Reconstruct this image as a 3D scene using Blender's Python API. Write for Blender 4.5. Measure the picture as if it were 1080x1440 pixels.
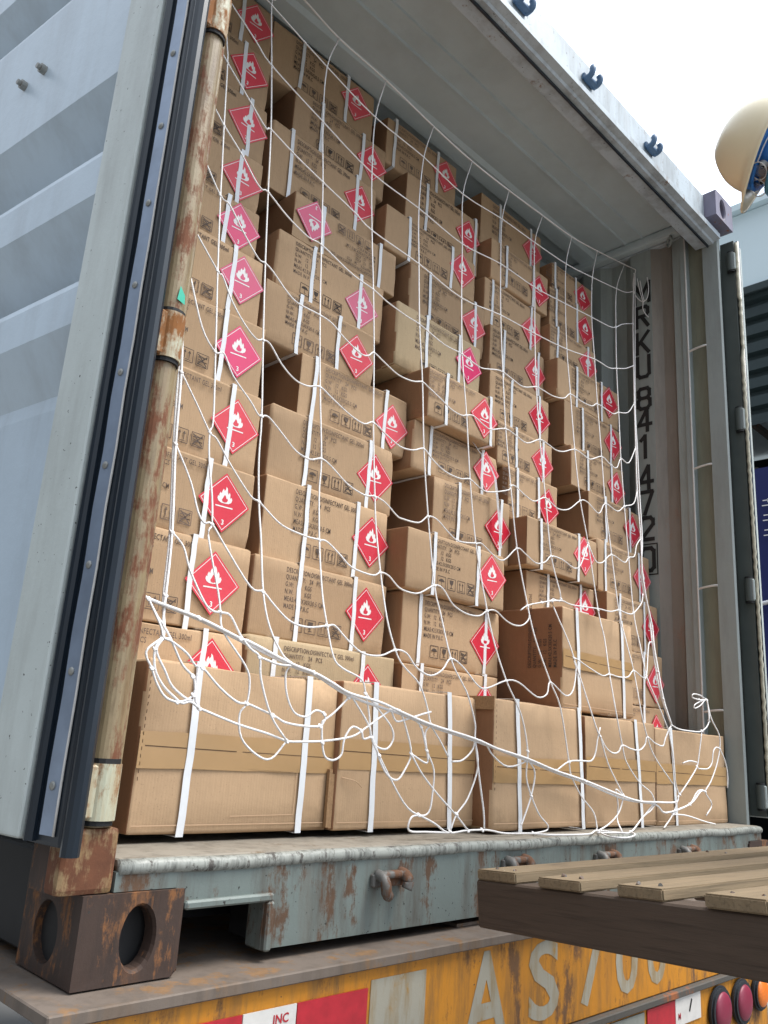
import bpy, bmesh, math, random
from mathutils import Vector, Matrix, noise
R=math.radians
random.seed(7)
for o in list(bpy.data.objects): bpy.data.objects.remove(o)
SC=bpy.context.scene; COL=SC.collection
# ---------------------------------------------------------------- camera
CAM_C=Vector((-0.596890,-1.145274,0.345306))
CAM_X=Vector((0.699858,-0.711419,0.063889)); CAM_D=Vector((0.236586,0.146483,-0.960505)); CAM_F=Vector((0.673963,0.687332,0.270829))   # right, down, forward
cd=bpy.data.cameras.new('camera'); cam=bpy.data.objects.new('camera',cd); COL.objects.link(cam)
cam.matrix_world=Matrix(((CAM_X.x,-CAM_D.x,-CAM_F.x,CAM_C.x),(CAM_X.y,-CAM_D.y,-CAM_F.y,CAM_C.y),(CAM_X.z,-CAM_D.z,-CAM_F.z,CAM_C.z),(0,0,0,1)))
cd.sensor_fit='HORIZONTAL'; cd.sensor_width=36; cd.lens=38.5969
cd.clip_start=.02; cd.clip_end=600
SC.camera=cam
# ---------------------------------------------------------------- sky, sun, exposure
SUN_EL=61; SUN_DIR=Vector((.60,-.80,0)).normalized()   # horizontal direction towards the sun
w=bpy.data.worlds.new('World'); SC.world=w; w.use_nodes=True
nt=w.node_tree; nt.nodes.clear()
sky=nt.nodes.new('ShaderNodeTexSky'); sky.sky_type='NISHITA'; sky.sun_disc=False
sky.sun_elevation=R(SUN_EL); sky.sun_rotation=math.atan2(SUN_DIR.x,SUN_DIR.y)
sky.air_density=1.0; sky.dust_density=6.0; sky.ozone_density=1.0
bg=nt.nodes.new('ShaderNodeBackground'); bg.inputs[1].default_value=.15
wo=nt.nodes.new('ShaderNodeOutputWorld')
tcw=nt.nodes.new('ShaderNodeTexCoord'); cn=nt.nodes.new('ShaderNodeTexNoise'); cn.inputs['Scale'].default_value=2.2; cn.inputs['Detail'].default_value=6
nt.links.new(tcw.outputs['Generated'],cn.inputs['Vector'])
cr=nt.nodes.new('ShaderNodeValToRGB'); cr.color_ramp.elements[0].position=.25; cr.color_ramp.elements[1].position=.5      # broken white overcast over the blue
cr.color_ramp.elements[0].color=(.82,.82,.82,1); nt.links.new(cn.outputs['Fac'],cr.inputs[0])
cm=nt.nodes.new('ShaderNodeMix'); cm.data_type='RGBA'; nt.links.new(cr.outputs[0],cm.inputs[0]); nt.links.new(sky.outputs[0],cm.inputs[6]); cm.inputs[7].default_value=(4.9,5.4,6.1,1)
dp=nt.nodes.new('ShaderNodeVectorMath'); dp.operation='DOT_PRODUCT'; nt.links.new(tcw.outputs['Generated'],dp.inputs[0]); dp.inputs[1].default_value=(.74,-.12,.66)   # cloud is brighter on the sun's side
mr=nt.nodes.new('ShaderNodeMapRange'); mr.inputs[1].default_value=-.45; mr.inputs[2].default_value=.60; mr.inputs[3].default_value=.11; mr.inputs[4].default_value=1.9; nt.links.new(dp.outputs['Value'],mr.inputs[0])
vm=nt.nodes.new('ShaderNodeVectorMath'); vm.operation='SCALE'; nt.links.new(cm.outputs[2],vm.inputs[0]); nt.links.new(mr.outputs[0],vm.inputs['Scale'])
nt.links.new(vm.outputs[0],bg.inputs[0]); nt.links.new(bg.outputs[0],wo.inputs[0])
ld=bpy.data.lights.new('sun','SUN'); ld.energy=2.9; ld.angle=R(26); ld.color=(1,.96,.9)
sun=bpy.data.objects.new('sun',ld); COL.objects.link(sun)
sd=Vector((SUN_DIR.x*math.cos(R(SUN_EL)),SUN_DIR.y*math.cos(R(SUN_EL)),math.sin(R(SUN_EL))))
sun.rotation_euler=(-sd).to_track_quat('-Z','Y').to_euler(); sun.location=(-3,-6,9)
SC.view_settings.view_transform='Standard'; SC.view_settings.look='None'
SC.view_settings.exposure=.58; SC.view_settings.gamma=1
SC.render.resolution_x=768; SC.render.resolution_y=1024
SC.cycles.max_bounces=8

# carton: x0,x1,z0,z1, y of its front, [label centre x,z], [strap x]
BOX={
'1a':[0.062,0.4608,0.362,0.55,0.3377,[0.3768,0.4657],[0.3582]],
'1b':[0.062,0.4747,0.552,0.7496,0.3679,[0.3804,0.6565],[0.3254]],
'1c':[0.062,0.4872,0.7516,0.9395,0.3981,[0.4059,0.8496],[0.3576]],
'1d':[0.062,0.5021,0.9415,1.1509,0.4292,[0.43,1.0504],[0.4155]],
'1e':[0.062,0.5099,1.1529,1.3523,0.4612,[0.4329,1.2577],[0.3859]],
'1f':[0.062,0.5039,1.3543,1.5583,0.4928,[0.4418,1.4738],[0.41]],
'1g':[0.062,0.4932,1.5603,1.7145,0.5208,[0.4348,1.6417],[0.3841]],
'1h':[0.062,0.4996,1.7165,1.891,0.5466,[0.4337,1.8052],[0.4221]],
'1i':[0.062,0.5139,1.893,2.0993,0.5764,[0.4547,2.0109],[0.4527]],
'1j':[0.062,0.5238,2.1013,2.3035,0.6084,[0.4506,2.2192],[0.431]],
'1k':[0.062,0.5333,2.3055,2.5128,0.6405,[0.4786,2.4278],[0.4201]],
'2a':[0.4801,0.9427,0.3867,0.56,0.35,[0.8471,0.4629],[0.5562,0.8306]],
'2b':[0.4904,0.9318,0.562,0.7488,0.379,[0.8534,0.6617],[0.6294,0.8126]],
'2c':[0.5243,0.9496,0.7508,0.9582,0.4108,[0.8979,0.8631],[0.657,0.8286]],
'2d':[0.5445,0.9836,0.9602,1.1588,0.4425,[0.9124,1.0565],[0.665,0.887]],
'2e':[0.641,1.0592,1.1608,1.3476,0.4704,[0.9941,1.2364],[0.6931,0.9636]],
'2f':[0.5191,0.9378,1.3496,1.5244,0.5004,[0.8608,1.419],[0.6363,0.7877]],
'2g':[0.5619,0.9818,1.5264,1.7157,0.5277,[0.8903,1.6046],[0.6895,0.8797]],
'2h':[0.6093,1.037,1.7177,1.8691,0.5361,[0.6843,1.8029],[0.718]],
'2i':[0.5422,0.9757,1.8711,2.107,0.5905,[0.9017,2.0194],[0.6172,0.8881]],
'2j':[0.6328,1.0323,2.109,2.3105,0.6222,[0.9973,2.2225],[0.7431,0.9221]],
'2k':[0.5455,0.9865,2.3125,2.5228,0.6545,[0.9017,2.4475],[0.6654,0.8602]],
'3a':[0.9482,1.3607,0.3818,0.5521,0.3292,[1.3251,0.449],[1.0212,1.2953]],
'3b':[0.9673,1.3942,0.5541,0.7454,0.3575,[1.3222,0.6456],[1.037,1.3219]],
'3c':[0.9536,1.3818,0.7474,0.9181,0.3365,[1.3232,0.8397],[1.0599,1.2515]],
'3d':[1.1386,1.5171,0.9201,1.1306,0.42,[1.4726,1.0293],[1.2555,1.4658]],
'3e':[1.0632,1.481,1.1326,1.2874,0.4451,[1.4197,1.22],[1.1342,1.3948]],
'3f':[1.0703,1.4026,1.2894,1.4533,0.3996,[1.3662,1.3709],[1.1495,1.3705]],
'3g':[1.0005,1.4172,1.4553,1.6738,0.4835,[1.3622,1.5906],[1.1369,1.2989]],
'3h':[1.0987,1.4959,1.6758,1.8792,0.5349,[1.4323,1.7876],[1.1954,1.4403]],
'3i':[0.9797,1.4388,1.8812,2.0405,0.5417,[1.3635,1.9906],[1.0893,1.3072]],
'3j':[1.1219,1.5165,2.0425,2.2802,0.5981,[1.5102,2.2053],[1.2223,1.4932]],
'3k':[1.0363,1.4088,2.2822,2.4771,0.6289,[1.3448,2.4005],[1.0762,1.3001]],
'4i':[1.5663,1.9686,0.7662,0.9216,0.3817,[1.9379,0.8386],[1.6813,1.8778]],
'4h':[1.5211,1.9452,0.9236,1.0874,0.3525,[1.8581,1.0186],[1.5963,1.8215]],
'4g':[1.5211,1.8173,1.0894,1.2712,0.4329,[1.7658,1.181],[1.57,1.6956]],
'4f':[1.485,1.8153,1.2732,1.4315,0.4561,[1.7599,1.3495],[1.5888,1.7526]],
'4e':[1.4708,1.8336,1.4335,1.6206,0.4848,[1.7777,1.5356],[1.5924,1.7686]],
'4d':[1.5005,1.847,1.6226,1.8231,0.5152,[1.7945,1.7304],[1.5791,1.8036]],
'4c':[1.4999,1.86,1.8251,2.026,0.5452,[1.8097,1.9204],[1.5459,1.7907]],
'4a':[1.5205,1.8946,2.028,2.2001,0.5361,[1.8455,2.1117],[1.6139,1.7871]],
'4b':[1.5489,1.9517,2.2021,2.4502,0.6139,[1.8926,2.3662],[1.665,1.873]],
'5a':[1.9014,2.2694,0.3608,0.5307,0.276,[2.2258,0.4228],[2.1146]],
'5b':[1.9346,2.324,0.5327,0.7219,0.3044,[2.2604,0.6183],[1.9917,2.1759]],
'5c':[1.9765,2.362,0.7239,0.9173,0.3348,[2.3256,0.8283],[2.0611,2.248]],
'5d':[1.9726,2.3587,0.9193,1.1129,0.3649,[2.2943,1.0171],[2.0177,2.2696]],
'5e':[1.9591,2.3469,1.1149,1.2966,0.3946,[2.2929,1.2118],[2.0771,2.2591]],
'5f':[1.8822,2.272,1.2986,1.4603,0.42,[2.2324,1.3689],[1.9949,2.1723]],
'5g':[1.8826,2.2972,1.4623,1.6468,0.4485,[2.2431,1.5703],[2.0068,2.2152]],
'5h':[1.851,2.2919,1.6488,1.8145,0.4558,[2.2146,1.7526],[1.978,2.1586]],
'5i':[1.864,2.1978,1.8165,1.9773,0.5023,[2.1652,1.897],[1.9131,2.1337]],
'5j':[1.8986,2.218,1.9793,2.1701,0.5285,[2.1556,2.0734],[1.9412,2.0947]],
'5k':[1.9557,2.2573,2.1721,2.3205,0.5564,[2.179,2.2477],[1.9654,2.1281]],
'F1':[0.1281,0.5705,0.1758,0.4627,0.14,[[0.2286,0.2269],[0.4866,0.4886]]],
'F2':[0.5674,1.0282,0.1749,0.4677,0.125,[[0.6592,0.6674],[0.8965,0.9162]]],
'F3':[1.0003,1.3896,0.1709,0.4682,0.07,[[1.0872,1.1083],[1.3643,1.3892]]],
'F4':[1.4284,1.8183,0.1657,0.4585,0.085,[[1.6946,1.7258]]],
'F5':[1.8477,2.3573,0.1596,0.4494,0.1,[[1.9485,1.9733]]],
'T':[1.4286,1.8332,0.471,0.7634,0.16,[[1.4991,1.5145],[1.7572,1.7708]]],
}
LOOSE=[[1.3144, 0.425, 1.2915], [1.3472, 0.415, 1.2584], [1.394, 0.41, 1.2277], [1.4153, 0.405, 1.1918], [1.4163, 0.395, 1.1233], [1.4244, 0.39, 1.0422], [1.4285, 0.385, 0.9614]]
# net: each cord as a chain of points (metres)
NET={
'V1':[[0.2235,0.3926,2.1386],[0.2315,0.3655,1.9919],[0.2342,0.3532,1.9253],[0.2262,0.3141,1.7139],[0.222,0.2879,1.5723],[0.2191,0.2742,1.4981],[0.2147,0.2356,1.2898],[0.2134,0.2093,1.1476],[0.2126,0.1982,1.0874],[0.2102,0.1698,0.934],[0.2025,0.1639,0.9019],[0.202,0.1537,0.8473],[0.2072,0.1353,0.7691],[0.2034,0.1175,0.712],[0.194,0.1094,0.686],[0.2079,0.0768,0.5817],[0.2098,0.066,0.5473],[0.2132,0.0556,0.5139],[0.2593,0.045,0.4607],[0.2721,0.045,0.4328],[0.2708,0.045,0.3978],[0.2583,0.045,0.3791],[0.2665,0.045,0.3408],[0.3015,0.045,0.3142],[0.3347,0.045,0.3083],[0.3658,0.045,0.3397]],
'V0':[[0.1332,0.2214,1.2131],[0.1339,0.2088,1.1446],[0.1354,0.1837,1.0094],[0.1287,0.1549,0.8535],[0.1186,0.1064,0.6764],[0.1019,0.0698,0.5592],[0.095,0.0541,0.509],[0.093,0.047,0.4866]],
'V0b':[[0.1373,0.2261,1.2168],[0.1396,0.2135,1.1488],[0.1316,0.1877,1.0091],[0.1266,0.1589,0.8538],[0.1168,0.1104,0.6765],[0.1003,0.0738,0.5593],[0.1,0.0584,0.5099],[0.098,0.0513,0.4874]],
'V2':[[0.3919,0.4224,2.2996],[0.3765,0.416,2.265],[0.3725,0.3728,2.0316],[0.3664,0.3306,1.8035],[0.3544,0.2921,1.5949],[0.3431,0.2523,1.3798],[0.3345,0.2135,1.1704],[0.3287,0.1787,0.9823],[0.3204,0.1602,0.8824],[0.3185,0.1415,0.7889],[0.3148,0.1154,0.7054],[0.3087,0.0832,0.6022],[0.3162,0.063,0.5376],[0.3399,0.0481,0.49],[0.3591,0.045,0.4755],[0.3496,0.045,0.4579],[0.3557,0.045,0.4219],[0.376,0.045,0.391],[0.4053,0.045,0.3842],[0.4279,0.045,0.3972],[0.4495,0.045,0.3923],[0.4524,0.045,0.3822]],
'V3':[[0.6331,0.4341,2.3628],[0.5757,0.4033,2.1964],[0.5477,0.3605,1.9651],[0.5365,0.3198,1.7448],[0.5209,0.2806,1.5329],[0.5056,0.2405,1.316],[0.4959,0.2035,1.1165],[0.4911,0.17,0.9351],[0.4813,0.1561,0.86],[0.4692,0.127,0.7423],[0.4583,0.0911,0.6274],[0.4603,0.07,0.56],[0.4667,0.0512,0.4998],[0.4873,0.0451,0.4803],[0.5383,0.045,0.4651],[0.5526,0.045,0.4389],[0.5662,0.045,0.3991],[0.5761,0.045,0.3577],[0.601,0.045,0.3238],[0.6779,0.045,0.2363],[0.7265,0.045,0.2117],[0.7566,0.045,0.2169],[0.7651,0.045,0.2517],[0.7662,0.045,0.2997],[0.7408,0.045,0.3389],[0.7195,0.045,0.3851],[0.692,0.045,0.4006]],
'V4':[[0.833,0.4322,2.3525],[0.7669,0.394,2.146],[0.731,0.3497,1.9062],[0.7121,0.3095,1.6894],[0.6998,0.2723,1.4882],[0.6847,0.2353,1.288],[0.6642,0.1976,1.0842],[0.6516,0.1615,0.8894],[0.6489,0.1467,0.8092],[0.6406,0.1153,0.705],[0.6372,0.0834,0.6027],[0.6474,0.0625,0.5359],[0.6636,0.0529,0.5052],[0.7061,0.045,0.4727],[0.734,0.045,0.4296],[0.7505,0.045,0.3913],[0.7825,0.045,0.3595],[0.8103,0.045,0.3285]],
'V5':[[1.0564,0.4267,2.3228],[0.983,0.3927,2.139],[0.9293,0.3485,1.8998],[0.9016,0.3077,1.6797],[0.8771,0.2675,1.4619],[0.8647,0.2328,1.2748],[0.8439,0.1953,1.0718],[0.8353,0.161,0.8864],[0.8209,0.1166,0.709],[0.8223,0.0964,0.6445],[0.828,0.0635,0.5391],[0.848,0.0489,0.4924],[0.8701,0.045,0.4617],[0.8987,0.045,0.4034],[0.9005,0.045,0.3697],[0.9138,0.045,0.3109],[0.8826,0.045,0.2449],[0.8461,0.045,0.2118],[0.8271,0.045,0.1781]],
'V6':[[1.2568,0.4242,2.309],[1.1731,0.3873,2.1099],[1.1315,0.3451,1.8814],[1.0905,0.3032,1.6551],[1.0588,0.2641,1.4435],[1.0434,0.2261,1.2385],[1.0245,0.1892,1.0391],[1.0162,0.1556,0.8571],[1.0093,0.1068,0.6778],[1.0102,0.0782,0.5861],[1.0237,0.0542,0.5095],[1.0497,0.045,0.4637],[1.0799,0.045,0.4212],[1.1023,0.045,0.3517],[1.0982,0.045,0.2933],[1.1196,0.045,0.2503],[1.1529,0.045,0.2087],[1.1892,0.045,0.1841],[1.1834,0.045,0.1714],[1.1148,0.0342,0.168]],
'V7':[[1.4738,0.4259,2.3181],[1.3935,0.3926,2.1385],[1.3397,0.3516,1.9165],[1.2931,0.3096,1.6897],[1.2578,0.268,1.4649],[1.2291,0.2301,1.2598],[1.2134,0.1956,1.0735],[1.2019,0.1606,0.8841],[1.1996,0.1206,0.7218],[1.1969,0.0925,0.6319],[1.2169,0.059,0.5247],[1.2416,0.045,0.4631],[1.2818,0.045,0.3328],[1.2918,0.045,0.3004],[1.3384,0.045,0.2512],[1.3997,0.045,0.2096],[1.3959,0.0327,0.168]],
'V8':[[1.6925,0.4291,2.3357],[1.5953,0.395,2.1511],[1.5398,0.3528,1.9232],[1.4872,0.3129,1.7074],[1.4405,0.2714,1.4833],[1.4109,0.2347,1.2847],[1.3904,0.1975,1.0839],[1.3714,0.163,0.8972],[1.3834,0.1365,0.7728],[1.3299,0.1317,0.7575],[1.3585,0.0992,0.6535],[1.366,0.0837,0.6038],[1.4126,0.045,0.426],[1.434,0.045,0.4032],[1.4732,0.045,0.3333],[1.5504,0.045,0.2558]],
'V8b':[[1.3299,0.1317,0.7575],[1.2756,0.1276,0.7443]],
'V9':[[1.9032,0.4326,2.3548],[1.8095,0.3985,2.1705],[1.7435,0.3584,1.9537],[1.6907,0.3178,1.7338],[1.6578,0.2819,1.5398],[1.6192,0.2406,1.3169],[1.5974,0.206,1.1296],[1.5996,0.1796,0.9869],[1.5823,0.1361,0.7717],[1.5706,0.1088,0.684],[1.5387,0.0755,0.5775],[1.5178,0.045,0.4741],[1.5503,0.045,0.3845],[1.5724,0.045,0.34],[1.6424,0.045,0.2885],[1.7075,0.045,0.2624],[1.7315,0.045,0.2355]],
'V10':[[2.1146,0.4413,2.4018],[2.0153,0.4067,2.2145],[1.9373,0.3643,1.9856],[1.8912,0.3258,1.7771],[1.844,0.2874,1.5698],[1.7997,0.2462,1.3472],[1.7612,0.2121,1.1628],[1.7393,0.1782,0.9793],[1.7165,0.1429,0.7932],[1.7032,0.113,0.6975],[1.6937,0.0837,0.604],[1.6628,0.045,0.4785],[1.6937,0.045,0.4146],[1.738,0.045,0.3589],[1.8448,0.045,0.2874]],
'V11':[[2.355,0.4479,2.4597],[2.2254,0.4161,2.2655],[2.1372,0.3729,2.0318],[2.0637,0.3314,1.8078],[2.0031,0.2916,1.5923],[1.9438,0.253,1.3836],[1.8976,0.2168,1.1879],[1.8549,0.1809,0.9938],[1.8143,0.1449,0.7996],[1.789,0.1116,0.6932],[1.7679,0.0815,0.5968],[1.7825,0.0608,0.5304],[1.8274,0.045,0.44]],
'V12':[[2.355,0.4012,2.3949],[2.355,0.4059,2.3299],[2.3145,0.3913,2.1312],[2.2254,0.3449,1.8808],[2.1581,0.3094,1.6888],[2.0873,0.2699,1.4749],[2.0233,0.234,1.2811],[1.974,0.1984,1.0884],[1.9378,0.1766,0.9708],[1.9251,0.1593,0.8772],[1.9202,0.1367,0.7733],[1.8852,0.1133,0.6987],[1.8589,0.0878,0.6171],[1.834,0.0614,0.5326],[1.8386,0.045,0.472],[1.8469,0.045,0.4578],[1.8274,0.045,0.44]],
'V12b':[[2.355,0.3978,2.3935],[2.3514,0.4008,2.1505],[2.1783,0.3171,1.6979],[2.1131,0.2776,1.4845],[2.054,0.2418,1.2906],[1.998,0.2055,1.0946],[1.9558,0.1881,1.0003],[1.9271,0.1722,0.9147],[1.9367,0.1585,0.8408],[1.8942,0.1248,0.7162],[1.8566,0.0938,0.6169],[1.8369,0.0675,0.5327],[1.855,0.051,0.4645]],
'B1':[[0.5761,0.045,0.3577],[0.5552,0.045,0.3527],[0.5481,0.045,0.367],[0.5246,0.045,0.3736],[0.5094,0.045,0.3583],[0.5035,0.045,0.3436],[0.5004,0.045,0.3215],[0.4817,0.045,0.3106],[0.4598,0.045,0.3162],[0.45,0.045,0.3411],[0.4461,0.045,0.3754],[0.4524,0.045,0.3822],[0.4741,0.045,0.3966],[0.5078,0.045,0.427],[0.5107,0.045,0.4353]],
'B2':[[0.2708,0.045,0.3978],[0.3301,0.045,0.3816],[0.3587,0.045,0.3712],[0.4039,0.045,0.3677],[0.4415,0.045,0.37],[0.4524,0.045,0.3822]],
'B3':[[0.1767,0.045,0.3825],[0.2547,0.045,0.3624],[0.3231,0.045,0.3497],[0.3658,0.045,0.3397],[0.3971,0.045,0.3399],[0.4549,0.045,0.3439],[0.5227,0.045,0.355],[0.5535,0.045,0.3699],[0.5945,0.045,0.3941],[0.6275,0.045,0.4117],[0.6525,0.045,0.4121],[0.6769,0.045,0.3741],[0.6934,0.045,0.33],[0.6769,0.045,0.2976],[0.6557,0.045,0.2781],[0.6263,0.045,0.2883],[0.6016,0.045,0.3171],[0.5942,0.045,0.333],[0.5761,0.045,0.3577]],
'B4':[[0.6934,0.045,0.33],[0.7427,0.045,0.3133],[0.7408,0.045,0.3389],[0.7195,0.045,0.3851],[0.692,0.045,0.4006]],
'B5':[[0.5526,0.045,0.4389],[0.5952,0.045,0.408],[0.6303,0.045,0.3798],[0.6385,0.045,0.3568],[0.6219,0.045,0.3368],[0.5936,0.045,0.3397],[0.5761,0.045,0.3577]],
'B6':[[0.6934,0.045,0.33],[0.7312,0.045,0.2905],[0.7856,0.045,0.2489],[0.8462,0.045,0.209],[0.8864,0.045,0.1782]],
'B7':[[0.7265,0.045,0.2117],[0.776,0.045,0.1945],[0.8204,0.045,0.1755],[0.8791,0.045,0.1783],[0.9358,0.045,0.1785],[0.9665,0.045,0.1764],[1.0219,0.045,0.1691],[1.1039,0.0365,0.168],[1.1371,0.0022,0.168],[1.2735,-0.0145,0.168],[1.3959,0.0327,0.168],[1.4219,-0.0326,0.168]],
'B8':[[0.5107,0.045,0.4353],[0.5639,0.045,0.3827],[0.5761,0.045,0.3577]],
'B9':[[0.7265,0.045,0.2117],[0.7034,0.045,0.2065],[0.6991,0.045,0.1824],[0.7529,0.045,0.1785],[0.8204,0.045,0.1755]],
'B10':[[0.6275,0.045,0.4117],[0.6438,0.045,0.3918],[0.6708,0.045,0.3963],[0.7176,0.045,0.4095],[0.7485,0.045,0.4175]],
'B11':[[0.7505,0.045,0.3913],[0.7338,0.045,0.3729],[0.7408,0.045,0.3389]],
'B12':[[0.9005,0.045,0.3697],[0.9201,0.045,0.2869],[0.9389,0.045,0.2168],[0.9432,0.045,0.1813]],
'B13':[[0.9005,0.045,0.3697],[0.8918,0.045,0.3449],[0.8585,0.045,0.3227],[0.8251,0.045,0.3187]],
'B14':[[1.1028,0.045,0.3322],[1.1329,0.045,0.3037],[1.1196,0.045,0.2503],[1.0869,0.045,0.1938],[1.0816,0.045,0.1861]],
'B15':[[1.4343,0.045,0.4254],[1.4194,0.045,0.3915],[1.4083,0.045,0.3566],[1.3869,0.045,0.3379],[1.3454,0.045,0.3366],[1.2818,0.045,0.3328],[1.2243,0.045,0.3091]],
'B16':[[0.9005,0.045,0.3697],[0.9368,0.045,0.3621],[0.9668,0.045,0.337],[1.0244,0.045,0.3138],[1.0971,0.045,0.3287],[1.1023,0.045,0.3517]],
'R0a':[[0.0552,0.0633,0.5577],[0.0665,0.0598,0.5466],[0.1613,0.0544,0.5294],[0.2441,0.047,0.5055],[0.2651,0.0459,0.502],[0.3542,0.039,0.4748],[0.4116,0.039,0.4642],[0.4574,0.039,0.4505],[0.5051,0.039,0.4349],[0.5855,0.039,0.4252],[0.6505,0.039,0.4106],[0.7437,0.039,0.3911],[0.8929,0.039,0.3695],[0.9768,0.039,0.3517],[1.0942,0.039,0.3339],[1.2151,0.039,0.3093],[1.349,0.039,0.2881],[1.5433,0.039,0.2508],[1.6371,0.039,0.238],[1.7198,0.039,0.236],[1.8472,0.039,0.2359],[1.8668,0.039,0.2539]],
'R0b':[[0.0694,0.0647,0.5463],[0.1673,0.0587,0.5269],[0.2504,0.0507,0.5015],[0.3587,0.044,0.4716],[0.418,0.044,0.4611],[0.5103,0.044,0.4299],[0.6605,0.044,0.4056],[0.7519,0.044,0.387],[0.8995,0.044,0.3651],[1.1015,0.044,0.3289],[1.226,0.044,0.3042],[1.3572,0.044,0.2826],[1.5559,0.044,0.243],[1.7293,0.044,0.2298],[1.7928,0.044,0.2062],[1.9508,0.044,0.2292],[2.0278,0.044,0.2668],[2.0633,0.044,0.267]],
'R0c':[[0.0665,0.0594,0.5454],[0.0874,0.0469,0.5052],[0.092,0.0413,0.4873],[0.1037,0.0411,0.4866]],
'L1':[[0.0894,0.0408,0.4858],[0.066,0.039,0.4659],[0.0657,0.039,0.4526],[0.0768,0.039,0.4373],[0.0891,0.039,0.4154],[0.1075,0.039,0.395],[0.1304,0.039,0.3891],[0.1481,0.039,0.3939],[0.1589,0.039,0.4027],[0.1609,0.039,0.4165]],
'L2':[[0.0894,0.0408,0.4858],[0.0784,0.039,0.4674],[0.0834,0.039,0.4358],[0.1024,0.039,0.4111],[0.127,0.039,0.3944],[0.1398,0.039,0.3876],[0.1552,0.039,0.3911],[0.1728,0.039,0.3823]],
'L3':[[0.0906,0.0405,0.4848],[0.0814,0.039,0.4645],[0.1012,0.039,0.4354],[0.1177,0.039,0.4125],[0.1452,0.039,0.3959],[0.1589,0.039,0.3936]],
'L4':[[0.0926,0.0471,0.506],[0.105,0.0411,0.4868],[0.1306,0.039,0.4487],[0.1533,0.039,0.4317],[0.1596,0.039,0.4164],[0.1621,0.039,0.3996]],
'L5':[[0.092,0.0409,0.4862],[0.1087,0.0395,0.4815],[0.1373,0.039,0.4667],[0.1561,0.039,0.4493],[0.1701,0.039,0.4473],[0.208,0.039,0.4185],[0.2455,0.039,0.3983],[0.2664,0.039,0.3975]],
'L6':[[0.2056,0.0597,0.5463],[0.2262,0.0587,0.5432],[0.2446,0.0489,0.5118],[0.264,0.0423,0.4906],[0.2832,0.039,0.478],[0.2912,0.039,0.4407],[0.3207,0.039,0.3811],[0.361,0.039,0.3397]],
'L7':[[0.2832,0.039,0.478],[0.3254,0.039,0.4703],[0.3547,0.039,0.471]],
'L8':[[0.0665,0.0594,0.5454],[0.0826,0.051,0.5185],[0.0927,0.0478,0.5083]],
'L9':[[0.1637,0.039,0.4536],[0.1616,0.039,0.4395],[0.1623,0.039,0.4166],[0.1642,0.039,0.3941],[0.1728,0.039,0.3823]],
'TOP':[[0.4505,0.4405,2.397],[0.4985,0.4413,2.4014],[0.6331,0.4341,2.3628],[0.833,0.4322,2.3525],[1.0564,0.4267,2.3228],[1.2568,0.4242,2.309],[1.4738,0.4259,2.3181],[1.6925,0.4291,2.3357],[1.9032,0.4326,2.3548],[2.1146,0.4413,2.4018],[2.355,0.4479,2.4597],[2.355,0.3974,2.4146]],
'A':[[0.3282,0.4184,2.2779],[0.3765,0.416,2.265],[0.5757,0.4033,2.1964],[0.7669,0.394,2.146],[0.983,0.3927,2.139],[1.1731,0.3873,2.1099],[1.3935,0.3926,2.1385],[1.5953,0.395,2.1511],[1.8095,0.3985,2.1705],[2.0153,0.4067,2.2145],[2.2254,0.4161,2.2655],[2.3132,0.4209,2.2914],[2.355,0.4063,2.309]],
'Bb':[[0.2365,0.3949,2.151],[0.322,0.3812,2.0767],[0.3725,0.3728,2.0316],[0.5477,0.3605,1.9651],[0.731,0.3497,1.9062],[0.9293,0.3485,1.8998],[1.1315,0.3451,1.8814],[1.3397,0.3516,1.9165],[1.5398,0.3528,1.9232],[1.7435,0.3584,1.9537],[1.9373,0.3643,1.9856],[2.0787,0.3685,2.0082],[2.1372,0.3729,2.0318],[2.205,0.3812,2.0769],[2.3145,0.3913,2.1312]],
'C':[[0.2087,0.3591,1.9572],[0.2342,0.3532,1.9253],[0.3029,0.3389,1.8483],[0.3507,0.3294,1.7966],[0.3664,0.3306,1.8035],[0.4413,0.3252,1.7738],[0.5365,0.3198,1.7448],[0.6495,0.3138,1.7126],[0.7121,0.3095,1.6894],[0.9016,0.3077,1.6797],[1.0905,0.3032,1.6551],[1.2931,0.3096,1.6897],[1.4872,0.3129,1.7074],[1.6907,0.3178,1.7338],[1.8912,0.3258,1.7771],[1.9963,0.3269,1.7834],[2.0637,0.3314,1.8078],[2.1481,0.3378,1.8424],[2.2285,0.3464,1.8888]],
'D':[[0.1896,0.323,1.7624],[0.2262,0.3141,1.7139],[0.2773,0.304,1.6596],[0.3123,0.2951,1.6111],[0.3352,0.2914,1.5913],[0.3544,0.2921,1.5949],[0.4122,0.285,1.5568],[0.4767,0.2804,1.5317],[0.5209,0.2806,1.5329],[0.5967,0.2756,1.506],[0.6409,0.2733,1.4938],[0.6998,0.2723,1.4882],[0.7492,0.2698,1.4744],[0.8228,0.2679,1.4642],[0.8771,0.2675,1.4619],[0.9763,0.2636,1.4411],[1.0588,0.2641,1.4435],[1.1362,0.262,1.4325],[1.1828,0.2642,1.4443],[1.2243,0.2669,1.4587],[1.2578,0.268,1.4649],[1.3005,0.267,1.4593],[1.3631,0.2659,1.4533],[1.4405,0.2714,1.4833],[1.4814,0.2719,1.486],[1.5394,0.272,1.4867],[1.6082,0.2753,1.5045],[1.6578,0.2819,1.5398],[1.7249,0.2814,1.5371],[1.7972,0.2826,1.5439],[1.844,0.2874,1.5698],[1.9232,0.2873,1.5694],[1.9592,0.2876,1.5705],[2.0031,0.2916,1.5923],[2.0828,0.2969,1.6209],[2.1581,0.3094,1.6888]],
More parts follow.
